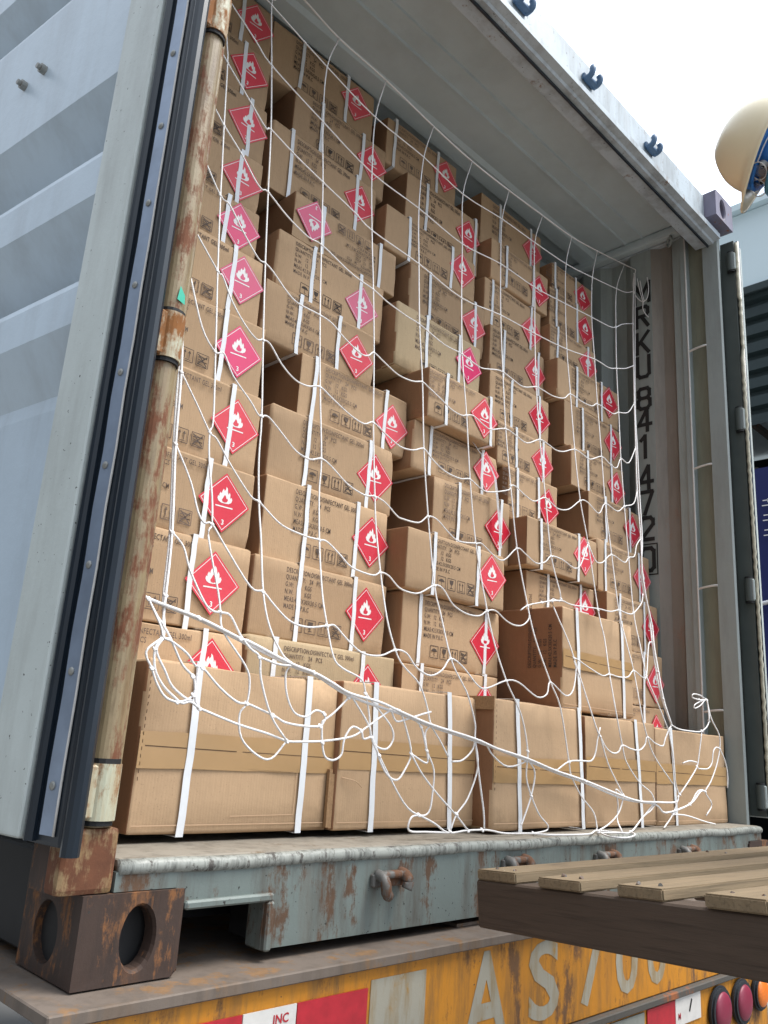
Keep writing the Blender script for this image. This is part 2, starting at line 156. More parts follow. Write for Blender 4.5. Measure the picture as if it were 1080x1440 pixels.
'E':[[0.1723,0.2894,1.5803],[0.2191,0.2742,1.4981],[0.2442,0.2722,1.4874],[0.2834,0.2616,1.4302],[0.3229,0.2528,1.3827],[0.3431,0.2523,1.3798],[0.3654,0.25,1.3678],[0.4062,0.2433,1.3313],[0.4397,0.2405,1.3162],[0.5056,0.2405,1.316],[0.544,0.2393,1.3097],[0.5822,0.235,1.2864],[0.6357,0.231,1.265],[0.6632,0.2321,1.2705],[0.6847,0.2353,1.288],[0.7192,0.233,1.2755],[0.7697,0.2298,1.2584],[0.824,0.2303,1.2609],[0.8647,0.2328,1.2748],[0.8892,0.2314,1.2671],[0.9361,0.2283,1.2501],[0.9781,0.2251,1.2327],[1.0203,0.2246,1.2303],[1.0434,0.2261,1.2385],[1.0767,0.2279,1.2481],[1.1289,0.225,1.2324],[1.1589,0.2252,1.2336],[1.2291,0.2301,1.2598],[1.2775,0.2292,1.2549],[1.3339,0.2278,1.2474],[1.4109,0.2347,1.2847],[1.4571,0.2343,1.2826],[1.4994,0.2331,1.2762],[1.5471,0.235,1.2863],[1.6192,0.2406,1.3169],[1.6749,0.24,1.3136],[1.714,0.2393,1.31],[1.7997,0.2462,1.3472],[1.8478,0.2439,1.3348],[1.8958,0.2436,1.3329],[1.9438,0.253,1.3836],[2.0,0.253,1.3839],[2.0873,0.2699,1.4749]],
'F':[[0.1523,0.2503,1.369],[0.2147,0.2356,1.2898],[0.2275,0.2345,1.2836],[0.2537,0.2243,1.2289],[0.289,0.2161,1.1842],[0.3172,0.2124,1.1645],[0.3345,0.2135,1.1704],[0.3539,0.2131,1.168],[0.3848,0.2061,1.1304],[0.4223,0.2016,1.1059],[0.4593,0.2013,1.1041],[0.4959,0.2035,1.1165],[0.5341,0.2004,1.0995],[0.5886,0.1962,1.0766],[0.632,0.1948,1.0693],[0.6642,0.1976,1.0842],[0.704,0.1944,1.0672],[0.7546,0.1911,1.0491],[0.8017,0.1921,1.0544],[0.8439,0.1953,1.0718],[0.8738,0.1915,1.0512],[0.9211,0.1878,1.0314],[0.9811,0.1873,1.0287],[1.0245,0.1892,1.0391],[1.0677,0.1865,1.0243],[1.1085,0.1866,1.0251],[1.1997,0.1925,1.0566],[1.2134,0.1956,1.0735],[1.2383,0.1965,1.0783],[1.2865,0.1932,1.0605],[1.3283,0.1924,1.056],[1.3904,0.1975,1.0839],[1.4501,0.194,1.065],[1.5172,0.1968,1.0799],[1.5974,0.206,1.1296],[1.642,0.2072,1.1364],[1.7042,0.2029,1.1129],[1.7612,0.2121,1.1628],[1.8373,0.2105,1.1542],[1.8976,0.2168,1.1879],[1.9737,0.2224,1.2184],[2.0233,0.234,1.2811]],
'G':[[0.1473,0.2277,1.2469],[0.1793,0.2064,1.1319],[0.2126,0.1982,1.0874],[0.2334,0.1992,1.0929],[0.2566,0.191,1.0486],[0.2996,0.1832,1.0067],[0.3195,0.1787,0.9824],[0.3287,0.1787,0.9823],[0.3454,0.1795,0.9866],[0.3696,0.1764,0.9699],[0.3883,0.1736,0.9545],[0.4205,0.169,0.9299],[0.458,0.1678,0.9231],[0.4911,0.17,0.9351],[0.5198,0.1681,0.9249],[0.5671,0.1627,0.8958],[0.617,0.1605,0.8836],[0.6516,0.1615,0.8894],[0.6859,0.1603,0.8827],[0.7217,0.1561,0.8599],[0.7431,0.1554,0.8563],[0.7985,0.1563,0.8609],[0.8353,0.161,0.8864],[0.8696,0.1608,0.8856],[0.9067,0.1566,0.8626],[0.9458,0.1537,0.8471],[1.0162,0.1556,0.8571],[1.0435,0.1563,0.8613],[1.0849,0.1526,0.841],[1.1301,0.1514,0.8347],[1.2019,0.1606,0.8841],[1.24,0.159,0.8758],[1.2871,0.1559,0.8587],[1.3362,0.1585,0.8729],[1.3714,0.163,0.8972],[1.4311,0.1633,0.8988],[1.513,0.1615,0.889],[1.5996,0.1796,0.9869]],
'G2':[[1.5996,0.1796,0.9869],[1.6254,0.1703,0.9367],[1.6685,0.1706,0.9385],[1.7393,0.1782,0.9793],[1.8175,0.1762,0.9689],[1.8549,0.1809,0.9938],[1.8985,0.1835,1.0079],[1.9303,0.1918,1.0528],[1.974,0.1984,1.0884]],
'H':[[0.1354,0.1837,1.0094],[0.1739,0.1726,0.949],[0.2025,0.1639,0.9019],[0.2191,0.162,0.8921],[0.2529,0.1536,0.8463],[0.2984,0.1437,0.7957],[0.3185,0.1415,0.7889],[0.333,0.1379,0.7774],[0.3727,0.1295,0.7505],[0.4326,0.1268,0.7416],[0.4692,0.127,0.7423],[0.4909,0.127,0.7425],[0.5232,0.1203,0.7211],[0.5539,0.1134,0.6989],[0.614,0.1116,0.6933],[0.6406,0.1153,0.705],[0.6666,0.1143,0.7018],[0.6953,0.1073,0.6793],[0.7361,0.106,0.6751],[0.7666,0.1082,0.6821],[0.8209,0.1166,0.709],[0.8505,0.1155,0.7057],[0.8765,0.105,0.672],[0.9219,0.1003,0.6568],[0.9719,0.1011,0.6594],[1.0093,0.1068,0.6778],[1.0461,0.1086,0.6837],[1.0806,0.1029,0.6652],[1.1137,0.1004,0.6573],[1.153,0.1022,0.6631],[1.1918,0.1099,0.6878],[1.1996,0.1206,0.7218]],
'H2':[[1.1602,0.1149,0.7038],[1.2039,0.1214,0.7244],[1.2792,0.1278,0.7449],[1.3375,0.1321,0.7588],[1.3881,0.1348,0.7674],[1.4417,0.1337,0.7638],[1.5849,0.1376,0.7765],[1.6569,0.1385,0.7792],[1.7165,0.1429,0.7932],[1.7726,0.1421,0.7907],[1.8143,0.1449,0.7996],[1.8829,0.1531,0.8435],[1.9064,0.1596,0.8788]],
'I':[[0.1287,0.1549,0.8535],[0.1617,0.1409,0.7869],[0.1739,0.1236,0.7314],[0.1864,0.1171,0.7106],[0.2034,0.1175,0.712],[0.2301,0.1054,0.6734],[0.2798,0.0845,0.6065],[0.3087,0.0832,0.6022],[0.3297,0.0771,0.5826],[0.3652,0.0686,0.5556],[0.4097,0.0668,0.5499],[0.4603,0.07,0.56],[0.4815,0.071,0.5631],[0.5081,0.0641,0.5412],[0.5464,0.0568,0.5177],[0.599,0.057,0.5182],[0.6474,0.0625,0.5359],[0.6814,0.0614,0.5326],[0.7055,0.0529,0.5053],[0.7453,0.049,0.4929],[0.79,0.0543,0.5098],[0.828,0.0635,0.5391],[0.8679,0.0584,0.5229],[0.9051,0.0476,0.4884],[0.9374,0.0461,0.4834],[1.0237,0.0542,0.5095],[1.0754,0.0542,0.5094],[1.1381,0.0453,0.481],[1.1862,0.0487,0.4919],[1.2169,0.059,0.5247],[1.272,0.0499,0.4957],[1.3181,0.0557,0.5142],[1.3621,0.0746,0.5746],[1.366,0.0837,0.6038],[1.4291,0.078,0.5857],[1.4952,0.0729,0.5691],[1.5387,0.0755,0.5775],[1.5887,0.0746,0.5746],[1.6454,0.0763,0.5803],[1.6937,0.0837,0.604],[1.7366,0.0792,0.5894],[1.7679,0.0815,0.5968],[1.849,0.114,0.7009],[1.8813,0.1182,0.7143]],
'J':[[0.1186,0.1064,0.6764],[0.1404,0.0992,0.6534],[0.1514,0.0868,0.6138],[0.1771,0.0703,0.561],[0.1937,0.066,0.5473],[0.2098,0.066,0.5473]],
'Q1':[[1.8469,0.045,0.4578],[1.8932,0.045,0.448],[1.9706,0.045,0.4459],[2.0571,0.045,0.4507],[2.1168,0.0467,0.4854],[2.1578,0.0689,0.5566]],
'Q2':[[2.0571,0.045,0.4507],[2.0299,0.045,0.3775],[2.0115,0.045,0.3405],[1.9588,0.045,0.3014],[1.8888,0.045,0.2575]],
'Q3':[[2.1578,0.0689,0.5566],[2.1415,0.05,0.496],[2.1849,0.045,0.4464],[2.1855,0.045,0.4012],[2.1521,0.045,0.3443],[2.1046,0.045,0.2953],[2.0653,0.045,0.2648],[2.1083,0.045,0.2287],[2.0637,0.045,0.1952]],
'Q4':[[2.1855,0.045,0.4012],[2.1585,0.045,0.4046],[2.1355,0.045,0.3903],[2.1211,0.045,0.3544],[2.0877,0.045,0.3361],[2.021,0.045,0.3344]],
'Q5':[[2.0126,0.045,0.3533],[1.9633,0.045,0.3561],[1.9144,0.045,0.3483]],
'Q6':[[2.0653,0.045,0.2648],[2.0405,0.045,0.271],[2.0048,0.045,0.2644],[1.9529,0.045,0.2291],[1.8859,0.045,0.2172],[1.8391,0.045,0.2017]],
'Q7':[[1.8391,0.045,0.2017],[1.9312,0.045,0.1967],[2.047,0.045,0.1788],[2.1283,0.045,0.169]],
'Q8':[[2.1855,0.045,0.4012],[2.2204,0.045,0.3664],[2.2379,0.045,0.3241],[2.2327,0.045,0.2793]],
'Q9':[[1.8274,0.045,0.44],[1.8029,0.045,0.412],[1.7883,0.045,0.393],[1.7402,0.045,0.3989],[1.6937,0.045,0.4146],[1.68,0.045,0.3922],[1.646,0.045,0.3751],[1.5974,0.045,0.377],[1.5503,0.045,0.3845],[1.5305,0.045,0.3667],[1.4999,0.045,0.3618],[1.4629,0.045,0.3751],[1.434,0.045,0.4032]],
'Q10':[[1.8274,0.045,0.44],[1.8504,0.045,0.371],[1.8632,0.045,0.2877],[1.8792,0.045,0.2535],[1.8391,0.045,0.2017],[1.7927,0.045,0.1711],[1.7508,0.0286,0.168]],
'Q11':[[1.7315,0.045,0.2355],[1.6464,0.045,0.1888],[1.4796,-0.015,0.168],[1.4154,-0.0165,0.168],[1.34,-0.0003,0.168]],
'Q12':[[1.4796,-0.015,0.168],[1.4168,-0.0607,0.168],[1.3154,-0.093,0.168],[1.2884,-0.0594,0.168],[1.3959,0.0327,0.168]],
'Q13':[[1.5541,0.045,0.2503],[1.5263,0.045,0.2085],[1.4739,0.045,0.1807],[1.3769,0.0215,0.168]],
'Q14':[[1.5541,0.045,0.2503],[1.5128,0.045,0.2683],[1.5231,0.045,0.2302],[1.5184,0.045,0.1906],[1.4479,-0.0084,0.168]],
'Q15':[[1.7312,0.045,0.2297],[1.705,0.045,0.2126],[1.663,0.045,0.1979],[1.5291,0.0057,0.168]],
'K1':[[2.0982,0.045,0.552],[2.0569,0.045,0.5622],[2.0054,0.045,0.5623],[1.9993,0.045,0.5506],[2.0504,0.045,0.5481],[2.0982,0.045,0.552]],
'K2':[[2.0982,0.045,0.552],[2.0605,0.045,0.5445],[2.0128,0.045,0.5296],[2.0118,0.045,0.5184],[2.054,0.045,0.5305],[2.0982,0.045,0.552],[2.1107,0.045,0.5167],[2.113,0.045,0.4852]],
'K3':[[2.362,0.3978,2.4146],[2.362,0.4125,2.3568],[2.362,0.4067,2.3055],[2.362,0.3874,2.2671],[2.362,0.3679,2.2497],[2.362,0.3479,2.2596],[2.362,0.3402,2.305],[2.362,0.3455,2.359]],
'K4':[[2.362,0.3919,2.37],[2.362,0.38,2.3025],[2.362,0.3679,2.2497],[2.362,0.3687,2.2157],[2.362,0.3563,2.184],[2.362,0.3437,2.1661]],
'K5':[[2.362,0.3788,2.3544],[2.362,0.3702,2.292],[2.362,0.3613,2.2473]],
}
# ---------------------------------------------------------------- node helpers and materials
def newmat(name):
    m=bpy.data.materials.new(name); m.use_nodes=True; t=m.node_tree; t.nodes.clear()
    o=t.nodes.new('ShaderNodeOutputMaterial'); b=t.nodes.new('ShaderNodeBsdfPrincipled'); t.links.new(b.outputs[0],o.inputs[0])
    return m,t,b
def N(t,ty,**kw):
    n=t.nodes.new(ty)
    for k,v in kw.items():
        if k.startswith('i_'): n.inputs[k[2:].replace('_',' ')].default_value=v
        else: setattr(n,k,v)
    return n
def coords(t,scale=(1,1,1),kind='Object'):
    tc=N(t,'ShaderNodeTexCoord'); mp=N(t,'ShaderNodeMapping'); mp.inputs['Scale'].default_value=scale
    t.links.new(tc.outputs[kind],mp.inputs[0]); return mp.outputs[0]
def noisef(t,vec,scale,detail=4,rough=.6):
    n=N(t,'ShaderNodeTexNoise'); n.inputs['Scale'].default_value=scale; n.inputs['Detail'].default_value=detail; n.inputs['Roughness'].default_value=rough
    t.links.new(vec,n.inputs['Vector']); return n.outputs['Fac']
def ramp(t,fac,p0,p1,c0=(0,0,0,1),c1=(1,1,1,1)):
    r=N(t,'ShaderNodeValToRGB'); r.color_ramp.elements[0].position=p0; r.color_ramp.elements[1].position=p1
    r.color_ramp.elements[0].color=c0; r.color_ramp.elements[1].color=c1
    t.links.new(fac,r.inputs[0]); return r.outputs[0]
def mix(t,fac,a,b,mode='MIX'):
    m=N(t,'ShaderNodeMix',data_type='RGBA',blend_type=mode)
    for s,v in ((0,fac),(6,a),(7,b)):
        if isinstance(v,(int,float,tuple)): m.inputs[s].default_value=v if not isinstance(v,tuple) else (v if len(v)==4 else v+(1,))
        else: t.links.new(v,m.inputs[s])
    return m.outputs[2]
def bump(t,b,fac,strength=.3,dist=.002):
    n=N(t,'ShaderNodeBump'); n.inputs['Strength'].default_value=strength; n.inputs['Distance'].default_value=dist
    t.links.new(fac,n.inputs['Height']); t.links.new(n.outputs[0],b.inputs['Normal']); return n
def flat(name,col,rough=.6,metal=0,var=.12,scale=30,spec=None,bumpy=0):
    m,t,b=newmat(name); v=coords(t)
    f=noisef(t,v,scale,5)
    c=mix(t,f,tuple(x*(1-var) for x in col),tuple(min(1,x*(1+var)) for x in col))
    t.links.new(c,b.inputs['Base Color']); b.inputs['Roughness'].default_value=rough; b.inputs['Metallic'].default_value=metal
    if spec is not None: b.inputs['Specular IOR Level'].default_value=spec
    if bumpy: bump(t,b,f,bumpy,.002)
    return m
def paint(name,col,rust=.5,dirt=.4,rough=.5,rustcol=(.16,.055,.02),dirtcol=(.10,.085,.065),streak=6,scale=9,chips=.0):
    """weathered paint: blotchy tone, dirt streaks running down, rust where a threshold noise breaks through"""
    m,t,b=newmat(name)
    v=coords(t); vs=coords(t,(1,1,.16))
    tone=noisef(t,v,3.1,6,.65)
    c=mix(t,tone,tuple(x*.82 for x in col),tuple(min(1,x*1.12) for x in col))
    sn=ramp(t,noisef(t,vs,streak*3,5,.7),.46,.72)
    s2=N(t,'ShaderNodeMath',operation='MULTIPLY'); t.links.new(sn,s2.inputs[0]); s2.inputs[1].default_value=dirt
    c=mix(t,s2.outputs[0],c,dirtcol)
    wob=N(t,'ShaderNodeMath',operation='ADD'); a1=N(t,'ShaderNodeMath',operation='MULTIPLY'); a2=N(t,'ShaderNodeMath',operation='MULTIPLY')
    t.links.new(noisef(t,coords(t,(1,1,.22)),scale*1.6,8,.75),a1.inputs[0]); a1.inputs[1].default_value=.55
    t.links.new(noisef(t,v,scale*.6,9,.72),a2.inputs[0]); a2.inputs[1].default_value=.45
    t.links.new(a1.outputs[0],wob.inputs[0]); t.links.new(a2.outputs[0],wob.inputs[1])
    rm=ramp(t,wob.outputs[0],.685-.26*rust,.735-.26*rust)
    rcol=mix(t,noisef(t,v,60,4),rustcol,tuple(min(1,x*2.3) for x in rustcol))
    c=mix(t,rm,c,rcol)
    # rusty bleed under the chips
    rs=ramp(t,noisef(t,vs,scale*1.3,5,.6),.66-.2*rust,.92-.2*rust)
    r2=N(t,'ShaderNodeMath',operation='MULTIPLY'); t.links.new(rs,r2.inputs[0]); r2.inputs[1].default_value=.55*min(1,rust*1.3)
    c=mix(t,r2.outputs[0],c,tuple(min(1,x*2.0) for x in rustcol))
    if chips:
        cm=ramp(t,noisef(t,v,130,3,.5),.735-.1*chips,.75-.1*chips); c=mix(t,cm,c,(.03,.028,.025,1))
    t.links.new(c,b.inputs['Base Color'])
    rr=mix(t,rm,(rough,)*3,(.9,)*3); t.links.new(rr,b.inputs['Roughness'])
    bump(t,b,noisef(t,v,26,6,.7),.25,.004)
    return m
def cardboard(name,col=(.46,.29,.165),dark=.0):
    m,t,b=newmat(name)
    v=coords(t); oi=N(t,'ShaderNodeObjectInfo')
    c0=tuple(x*.90 for x in col); c1=tuple(x*1.08 for x in col)
    c=mix(t,noisef(t,v,5,5,.6),c0,c1)
    fib=noisef(t,coords(t,(1,1,.12)),180,3,.6)
    c=mix(t,ramp(t,fib,.35,.8),c,tuple(x*.90 for x in col))
    sp=ramp(t,noisef(t,v,320,2,.5),.66,.72); c=mix(t,sp,c,tuple(x*.72 for x in col))
    scuff=ramp(t,noisef(t,coords(t,(.35,1,1.6)),14,5,.7),.62,.76); sm=N(t,'ShaderNodeMath',operation='MULTIPLY'); t.links.new(scuff,sm.inputs[0]); sm.inputs[1].default_value=.22
    c=mix(t,sm.outputs[0],c,tuple(min(1,x*1.3) for x in col))
    stn=ramp(t,noisef(t,coords(t,(1,1,1.4)),3.2,6,.62),.60,.74); s3=N(t,'ShaderNodeMath',operation='MULTIPLY'); t.links.new(stn,s3.inputs[0]); s3.inputs[1].default_value=.30
    c=mix(t,s3.outputs[0],c,tuple(x*.55 for x in col))
    gp=N(t,'ShaderNodeNewGeometry'); pe=ramp(t,gp.outputs['Pointiness'],.53,.60); pm=N(t,'ShaderNodeMath',operation='MULTIPLY'); t.links.new(pe,pm.inputs[0]); t.links.new(ramp(t,noisef(t,v,40,5,.7),.40,.62),pm.inputs[1]); p2=N(t,'ShaderNodeMath',operation='MULTIPLY'); t.links.new(pm.outputs[0],p2.inputs[0]); p2.inputs[1].default_value=.6
    c=mix(t,p2.outputs[0],c,tuple(min(1,x*1.55) for x in col))
    rv=N(t,'ShaderNodeHueSaturation'); mr=N(t,'ShaderNodeMapRange'); t.links.new(oi.outputs['Random'],mr.inputs[0]); mr.inputs[3].default_value=.88; mr.inputs[4].default_value=1.10
    t.links.new(mr.outputs[0],rv.inputs['Value']); t.links.new(c,rv.inputs['Color'])
    t.links.new(rv.outputs[0],b.inputs['Base Color']); b.inputs['Roughness'].default_value=.82; b.inputs['Specular IOR Level'].default_value=.25
    wv=N(t,'ShaderNodeTexWave',wave_type='BANDS',bands_direction='X'); wv.inputs['Scale'].default_value=52; wv.inputs['Distortion'].default_value=.6
    t.links.new(v,wv.inputs[0])
    ad=N(t,'ShaderNodeMath',operation='ADD'); nb=noisef(t,v,22,6,.65); t.links.new(nb,ad.inputs[0])
    ml=N(t,'ShaderNodeMath',operation='MULTIPLY'); t.links.new(wv.outputs['Fac'],ml.inputs[0]); ml.inputs[1].default_value=.06; t.links.new(ml.outputs[0],ad.inputs[1])
    bump(t,b,ad.outputs[0],.35,.0035)
    return m
def wood(name,col,rough=.8):
    m,t,b=newmat(name); v=coords(t,(1.2,14,14)); f=noisef(t,v,4,7,.7)
    c=mix(t,f,tuple(x*.55 for x in col),tuple(min(1,x*1.25) for x in col))
    g=ramp(t,noisef(t,coords(t,(2,60,60)),3,4,.6),.52,.66); gm=N(t,'ShaderNodeMath',operation='MULTIPLY'); t.links.new(g,gm.inputs[0]); gm.inputs[1].default_value=.5
    c=mix(t,gm.outputs[0],c,tuple(x*.35 for x in col))
    st=ramp(t,noisef(t,coords(t),9,4,.6),.6,.75); sm=N(t,'ShaderNodeMath',operation='MULTIPLY'); t.links.new(st,sm.inputs[0]); sm.inputs[1].default_value=.45
    c=mix(t,sm.outputs[0],c,(.06,.045,.035,1))
    t.links.new(c,b.inputs['Base Color']); b.inputs['Roughness'].default_value=rough; bump(t,b,f,.5,.003); return m
M={}
M['card']=cardboard('cardboard',(.465,.315,.19))
M['card_end_shaded']=cardboard('cardboard_end_panel_shaded',(.30,.165,.088))  # browner end panels; side shade of the gaps is painted into this colour
M['card_pale']=cardboard('cardboard_pale',(.50,.38,.235))
M['card_brown_shade']=cardboard('cardboard_brown_shade',(.25,.125,.065))
M['flute']=flat('corrugated_edge',(.30,.18,.09),.9,var=.5,scale=220)
M['tape']=flat('brown_tape',(.42,.262,.122),.30,var=.10,scale=14)
M['slit']=flat('flap_gap',(.09,.05,.025),.9)
M['crease']=flat('card_crease',(.55,.37,.23),.85)
M['strap']=flat('strap_white',(.76,.78,.80),.35,var=.06,scale=90)
def perobj(key,lo,hi,sat=None):
    t=M[key].node_tree; b=[n for n in t.nodes if n.type=='BSDF_PRINCIPLED'][0]; src=b.inputs['Base Color'].links[0].from_socket
    oi=N(t,'ShaderNodeObjectInfo'); mr=N(t,'ShaderNodeMapRange'); t.links.new(oi.outputs['Random'],mr.inputs[0]); mr.inputs[3].default_value=lo; mr.inputs[4].default_value=hi
    hs=N(t,'ShaderNodeHueSaturation'); t.links.new(mr.outputs[0],hs.inputs['Value']); t.links.new(src,hs.inputs['Color'])
    if sat: m2=N(t,'ShaderNodeMapRange'); t.links.new(oi.outputs['Random'],m2.inputs[0]); m2.inputs[3].default_value=sat[0]; m2.inputs[4].default_value=sat[1]; t.links.new(m2.outputs[0],hs.inputs['Saturation'])
    t.links.new(hs.outputs[0],b.inputs['Base Color'])
M['ink']=flat('print_ink',(.060,.042,.032),.8,var=.6,scale=260); perobj('ink',.8,2.4)
M['inkred']=flat('red_stamp_ink',(.45,.10,.05),.8,var=.3,scale=200)
M['label_red']=flat('label_red',(.66,.012,.04),.38,var=.08,scale=22,bumpy=.5)
M['label_pink']=flat('label_pink',(.66,.075,.17),.30,var=.06,scale=12)
perobj('label_red',.85,1.12,(1.0,.90)); perobj('label_pink',.9,1.1,(.9,1.1))
M['label_white']=flat('label_white',(.82,.80,.78),.5,var=.03)
M['seal']=flat('door_seal_beige',(.42,.40,.31),.7,var=.4,scale=60)
M['channel']=flat('door_edge_and_groove_shade',(.075,.088,.082),.5,var=.3,scale=9)
M['recess']=paint('post_recess_paint',(.21,.22,.165),.3,.4,.5,streak=5,scale=5)
M['rope']=flat('net_cord',(.80,.78,.77),.7,var=.10,scale=260,bumpy=.8)
M['wall']=paint('container_wall_paint',(.31,.345,.33),.30,.30,.55,streak=4,scale=5)
M['wall_stain']=paint('container_wall_stained',(.25,.222,.19),.35,.45,.6,rustcol=(.17,.11,.08),streak=5,scale=3)
M['roof']=paint('container_roof_paint',(.52,.60,.62),.05,.12,.6,streak=2,scale=4)
M['rpost']=paint('right_post_paint',(.30,.34,.335),.22,.25,.45,streak=5,scale=5)
M['header']=paint('header_paint',(.44,.50,.54),.40,.6,.5,rustcol=(.12,.07,.04),streak=3,scale=12,chips=.3)
M['sill']=paint('sill_paint',(.155,.185,.172),.62,.85,.5,rustcol=(.060,.034,.020),dirtcol=(.085,.075,.062),streak=9,scale=16,chips=.5)
M['foot']=paint('post_foot_paint',(.26,.17,.08),.95,.9,.5,rustcol=(.075,.028,.013),dirtcol=(.22,.11,.03),streak=9,scale=11)
M['silllip']=paint('sill_lip_worn',(.30,.31,.28),.60,.95,.45,rustcol=(.05,.045,.04),dirtcol=(.055,.055,.05),streak=34,scale=44)
M['floor']=paint('floor_dirty',(.27,.24,.195),.50,.7,.8,rustcol=(.10,.075,.05),streak=9,scale=18)
M['post']=paint('post_paint',(.27,.205,.115),.76,.9,.5,rustcol=(.095,.036,.017),dirtcol=(.11,.065,.03),streak=12,scale=12)
M['hinge']=paint('hinge_paint',(.46,.46,.34),.78,.8,.5,rustcol=(.13,.05,.012),dirtcol=(.32,.15,.03),streak=8,scale=10)
M['casting']=paint('casting_rust',(.050,.029,.021),.62,.75,.72,rustcol=(.13,.055,.020),dirtcol=(.022,.014,.011),streak=10,scale=14,chips=.2)
M['casting_top']=paint('casting_painted',(.20,.19,.26),.42,.5,.6,streak=8,scale=16)
M['door']=paint('door_paint',(.51,.61,.70),.12,.20,.35,streak=2.5,scale=5)
M['doorframe']=paint('door_frame_paint',(.56,.61,.59),.26,.30,.42,streak=3,scale=6,chips=.25)
M['gasket']=flat('gasket_rubber',(.006,.012,.020),.34,var=.4,scale=9)
M['steel']=flat('retainer_steel',(.27,.33,.43),.30,metal=.5,var=.35,scale=16)
M['rivet']=flat('rivet_steel',(.30,.30,.28),.5,metal=.5,var=.4,scale=60)
M['dark']=flat('dark_steel_and_shade',(.010,.010,.011),.7,var=.4,scale=10)  # near black: dark steel, also painted shade in hollows and below the floor
M['keeper']=paint('keeper_paint',(.13,.125,.115),.75,.6,.5,rustcol=(.075,.035,.018),streak=12,scale=26)
M['keeper_top']=flat('keeper_blue_paint',(.075,.14,.24),.5,var=.25,scale=30)
M['numblack']=flat('number_black',(.018,.018,.018),.6)
M['green']=flat('green_tape',(.02,.42,.28),.5)
M['yellow']=paint('chassis_yellow',(.56,.225,.014),.62,.95,.55,rustcol=(.09,.045,.02),dirtcol=(.15,.085,.032),streak=8,scale=10,chips=.25)
M['chtop']=paint('chassis_top_plate',(.155,.122,.098),.62,.7,.75,rustcol=(.12,.068,.032),dirtcol=(.07,.055,.042),streak=6,scale=14)
M['chdark']=paint('chassis_dark',(.075,.07,.062),.5,.5,.7,streak=5,scale=9)
M['letter']=paint('faded_white_paint',(.36,.335,.27),.50,.95,.75,rustcol=(.20,.12,.04),dirtcol=(.25,.16,.055),streak=9,scale=18)
M['refred']=flat('reflective_red',(.42,.018,.03),.35,var=.35,scale=45)
M['refwhite']=flat('reflective_white',(.62,.60,.57),.3,var=.2,scale=40)
M['refgrey']=flat('reflective_dirty',(.24,.25,.225),.5,var=.3,scale=40)
M['lampred']=flat('lamp_red_lens',(.22,.022,.05),.45,var=.15,scale=60)
M['lamporange']=flat('lamp_orange_lens',(.75,.18,.02),.40,var=.3,scale=160)
M['lamprubber']=flat('lamp_rubber',(.02,.024,.03),.6)
M['pal_top']=wood('pallet_board_wood',(.255,.188,.112))
M['pal_side']=wood('pallet_stringer_wood',(.088,.060,.042))
M['ground']=flat('concrete',(.17,.167,.158),.9,var=.25,scale=1.3)
M['helmet']=flat('helmet_plastic',(.82,.71,.49),.30,var=.03,scale=8)
M['helmetblue']=flat('helmet_liner_glare',(.03,.20,.62),.5)  # blue glare under the helmet, put into liner, strap and head covering
M['skin']=flat('skin',(.40,.23,.16),.55,var=.06)
M['mask']=flat('face_mask',(.16,.42,.56),.8,var=.06)
M['shirt']=flat('work_shirt',(.04,.08,.20),.85)
M['trousers']=flat('work_trousers',(.05,.05,.06),.85)
M['boot']=flat('boots',(.03,.025,.02),.6)
M['hair']=flat('hair',(.015,.012,.011),.6)
M['eyew']=flat('eye_white',(.8,.8,.78),.3); M['eyed']=flat('eye_dark',(.03,.02,.015),.2)
M['whdark']=flat('warehouse_sheet',(.025,.042,.045),.6,var=.3,scale=2)
M['whpanel']=flat('warehouse_pale_panel',(.72,.85,.90),.6,var=.06,scale=.7)
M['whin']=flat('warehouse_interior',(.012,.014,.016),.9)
M['banner']=flat('banner_blue',(.003,.009,.10),.6)
mg,tg,bg_=newmat('goggle_lens'); bg_.inputs['Transmission Weight'].default_value=.9; bg_.inputs['Roughness'].default_value=.03; bg_.inputs['Base Color'].default_value=(.85,.9,1,1); bg_.inputs['IOR'].default_value=1.2; M['lens']=mg
# ---------------------------------------------------------------- mesh helpers
def obj(name,bm,mats,parent=None,smooth=False,loc=None):
    me=bpy.data.meshes.new(name); bmesh.ops.recalc_face_normals(bm,faces=bm.faces) if smooth!='keep' else None
    bm.to_mesh(me); bm.free()
    for m in (mats if isinstance(mats,(list,tuple)) else [mats]): me.materials.append(m)
    if smooth is True:
        for p in me.polygons: p.use_smooth=True
    o=bpy.data.objects.new(name,me); COL.objects.link(o)
    if loc: o.location=loc
    if parent: o.parent=parent
    return o
def shared(name,me,parent,loc=(0,0,0),rot=(0,0,0),scale=(1,1,1)):
    o=bpy.data.objects.new(name,me); COL.objects.link(o); o.location=loc; o.rotation_euler=rot; o.scale=scale; o.parent=parent; return o
def thing(name,label,cat,loc=(0,0,0),group=None,kind=None):
    o=bpy.data.objects.new(name,None); COL.objects.link(o); o.location=loc; o.empty_display_size=.1
    o['label']=label; o['category']=cat
    if group: o['group']=group
    return o
def node(name,parent,loc=(0,0,0)):
    o=bpy.data.objects.new(name,None); COL.objects.link(o); o.location=loc; o.parent=parent; return o
def tag(o,label,cat,group=None,kind=None):
    o['label']=label; o['category']=cat
    if group:o['group']=group
    if kind:o['kind']=kind
def face(bm,pts,mi=0):
    vs=[bm.verts.new(p) for p in pts]
    f=bm.faces.new(vs); f.material_index=mi; return f
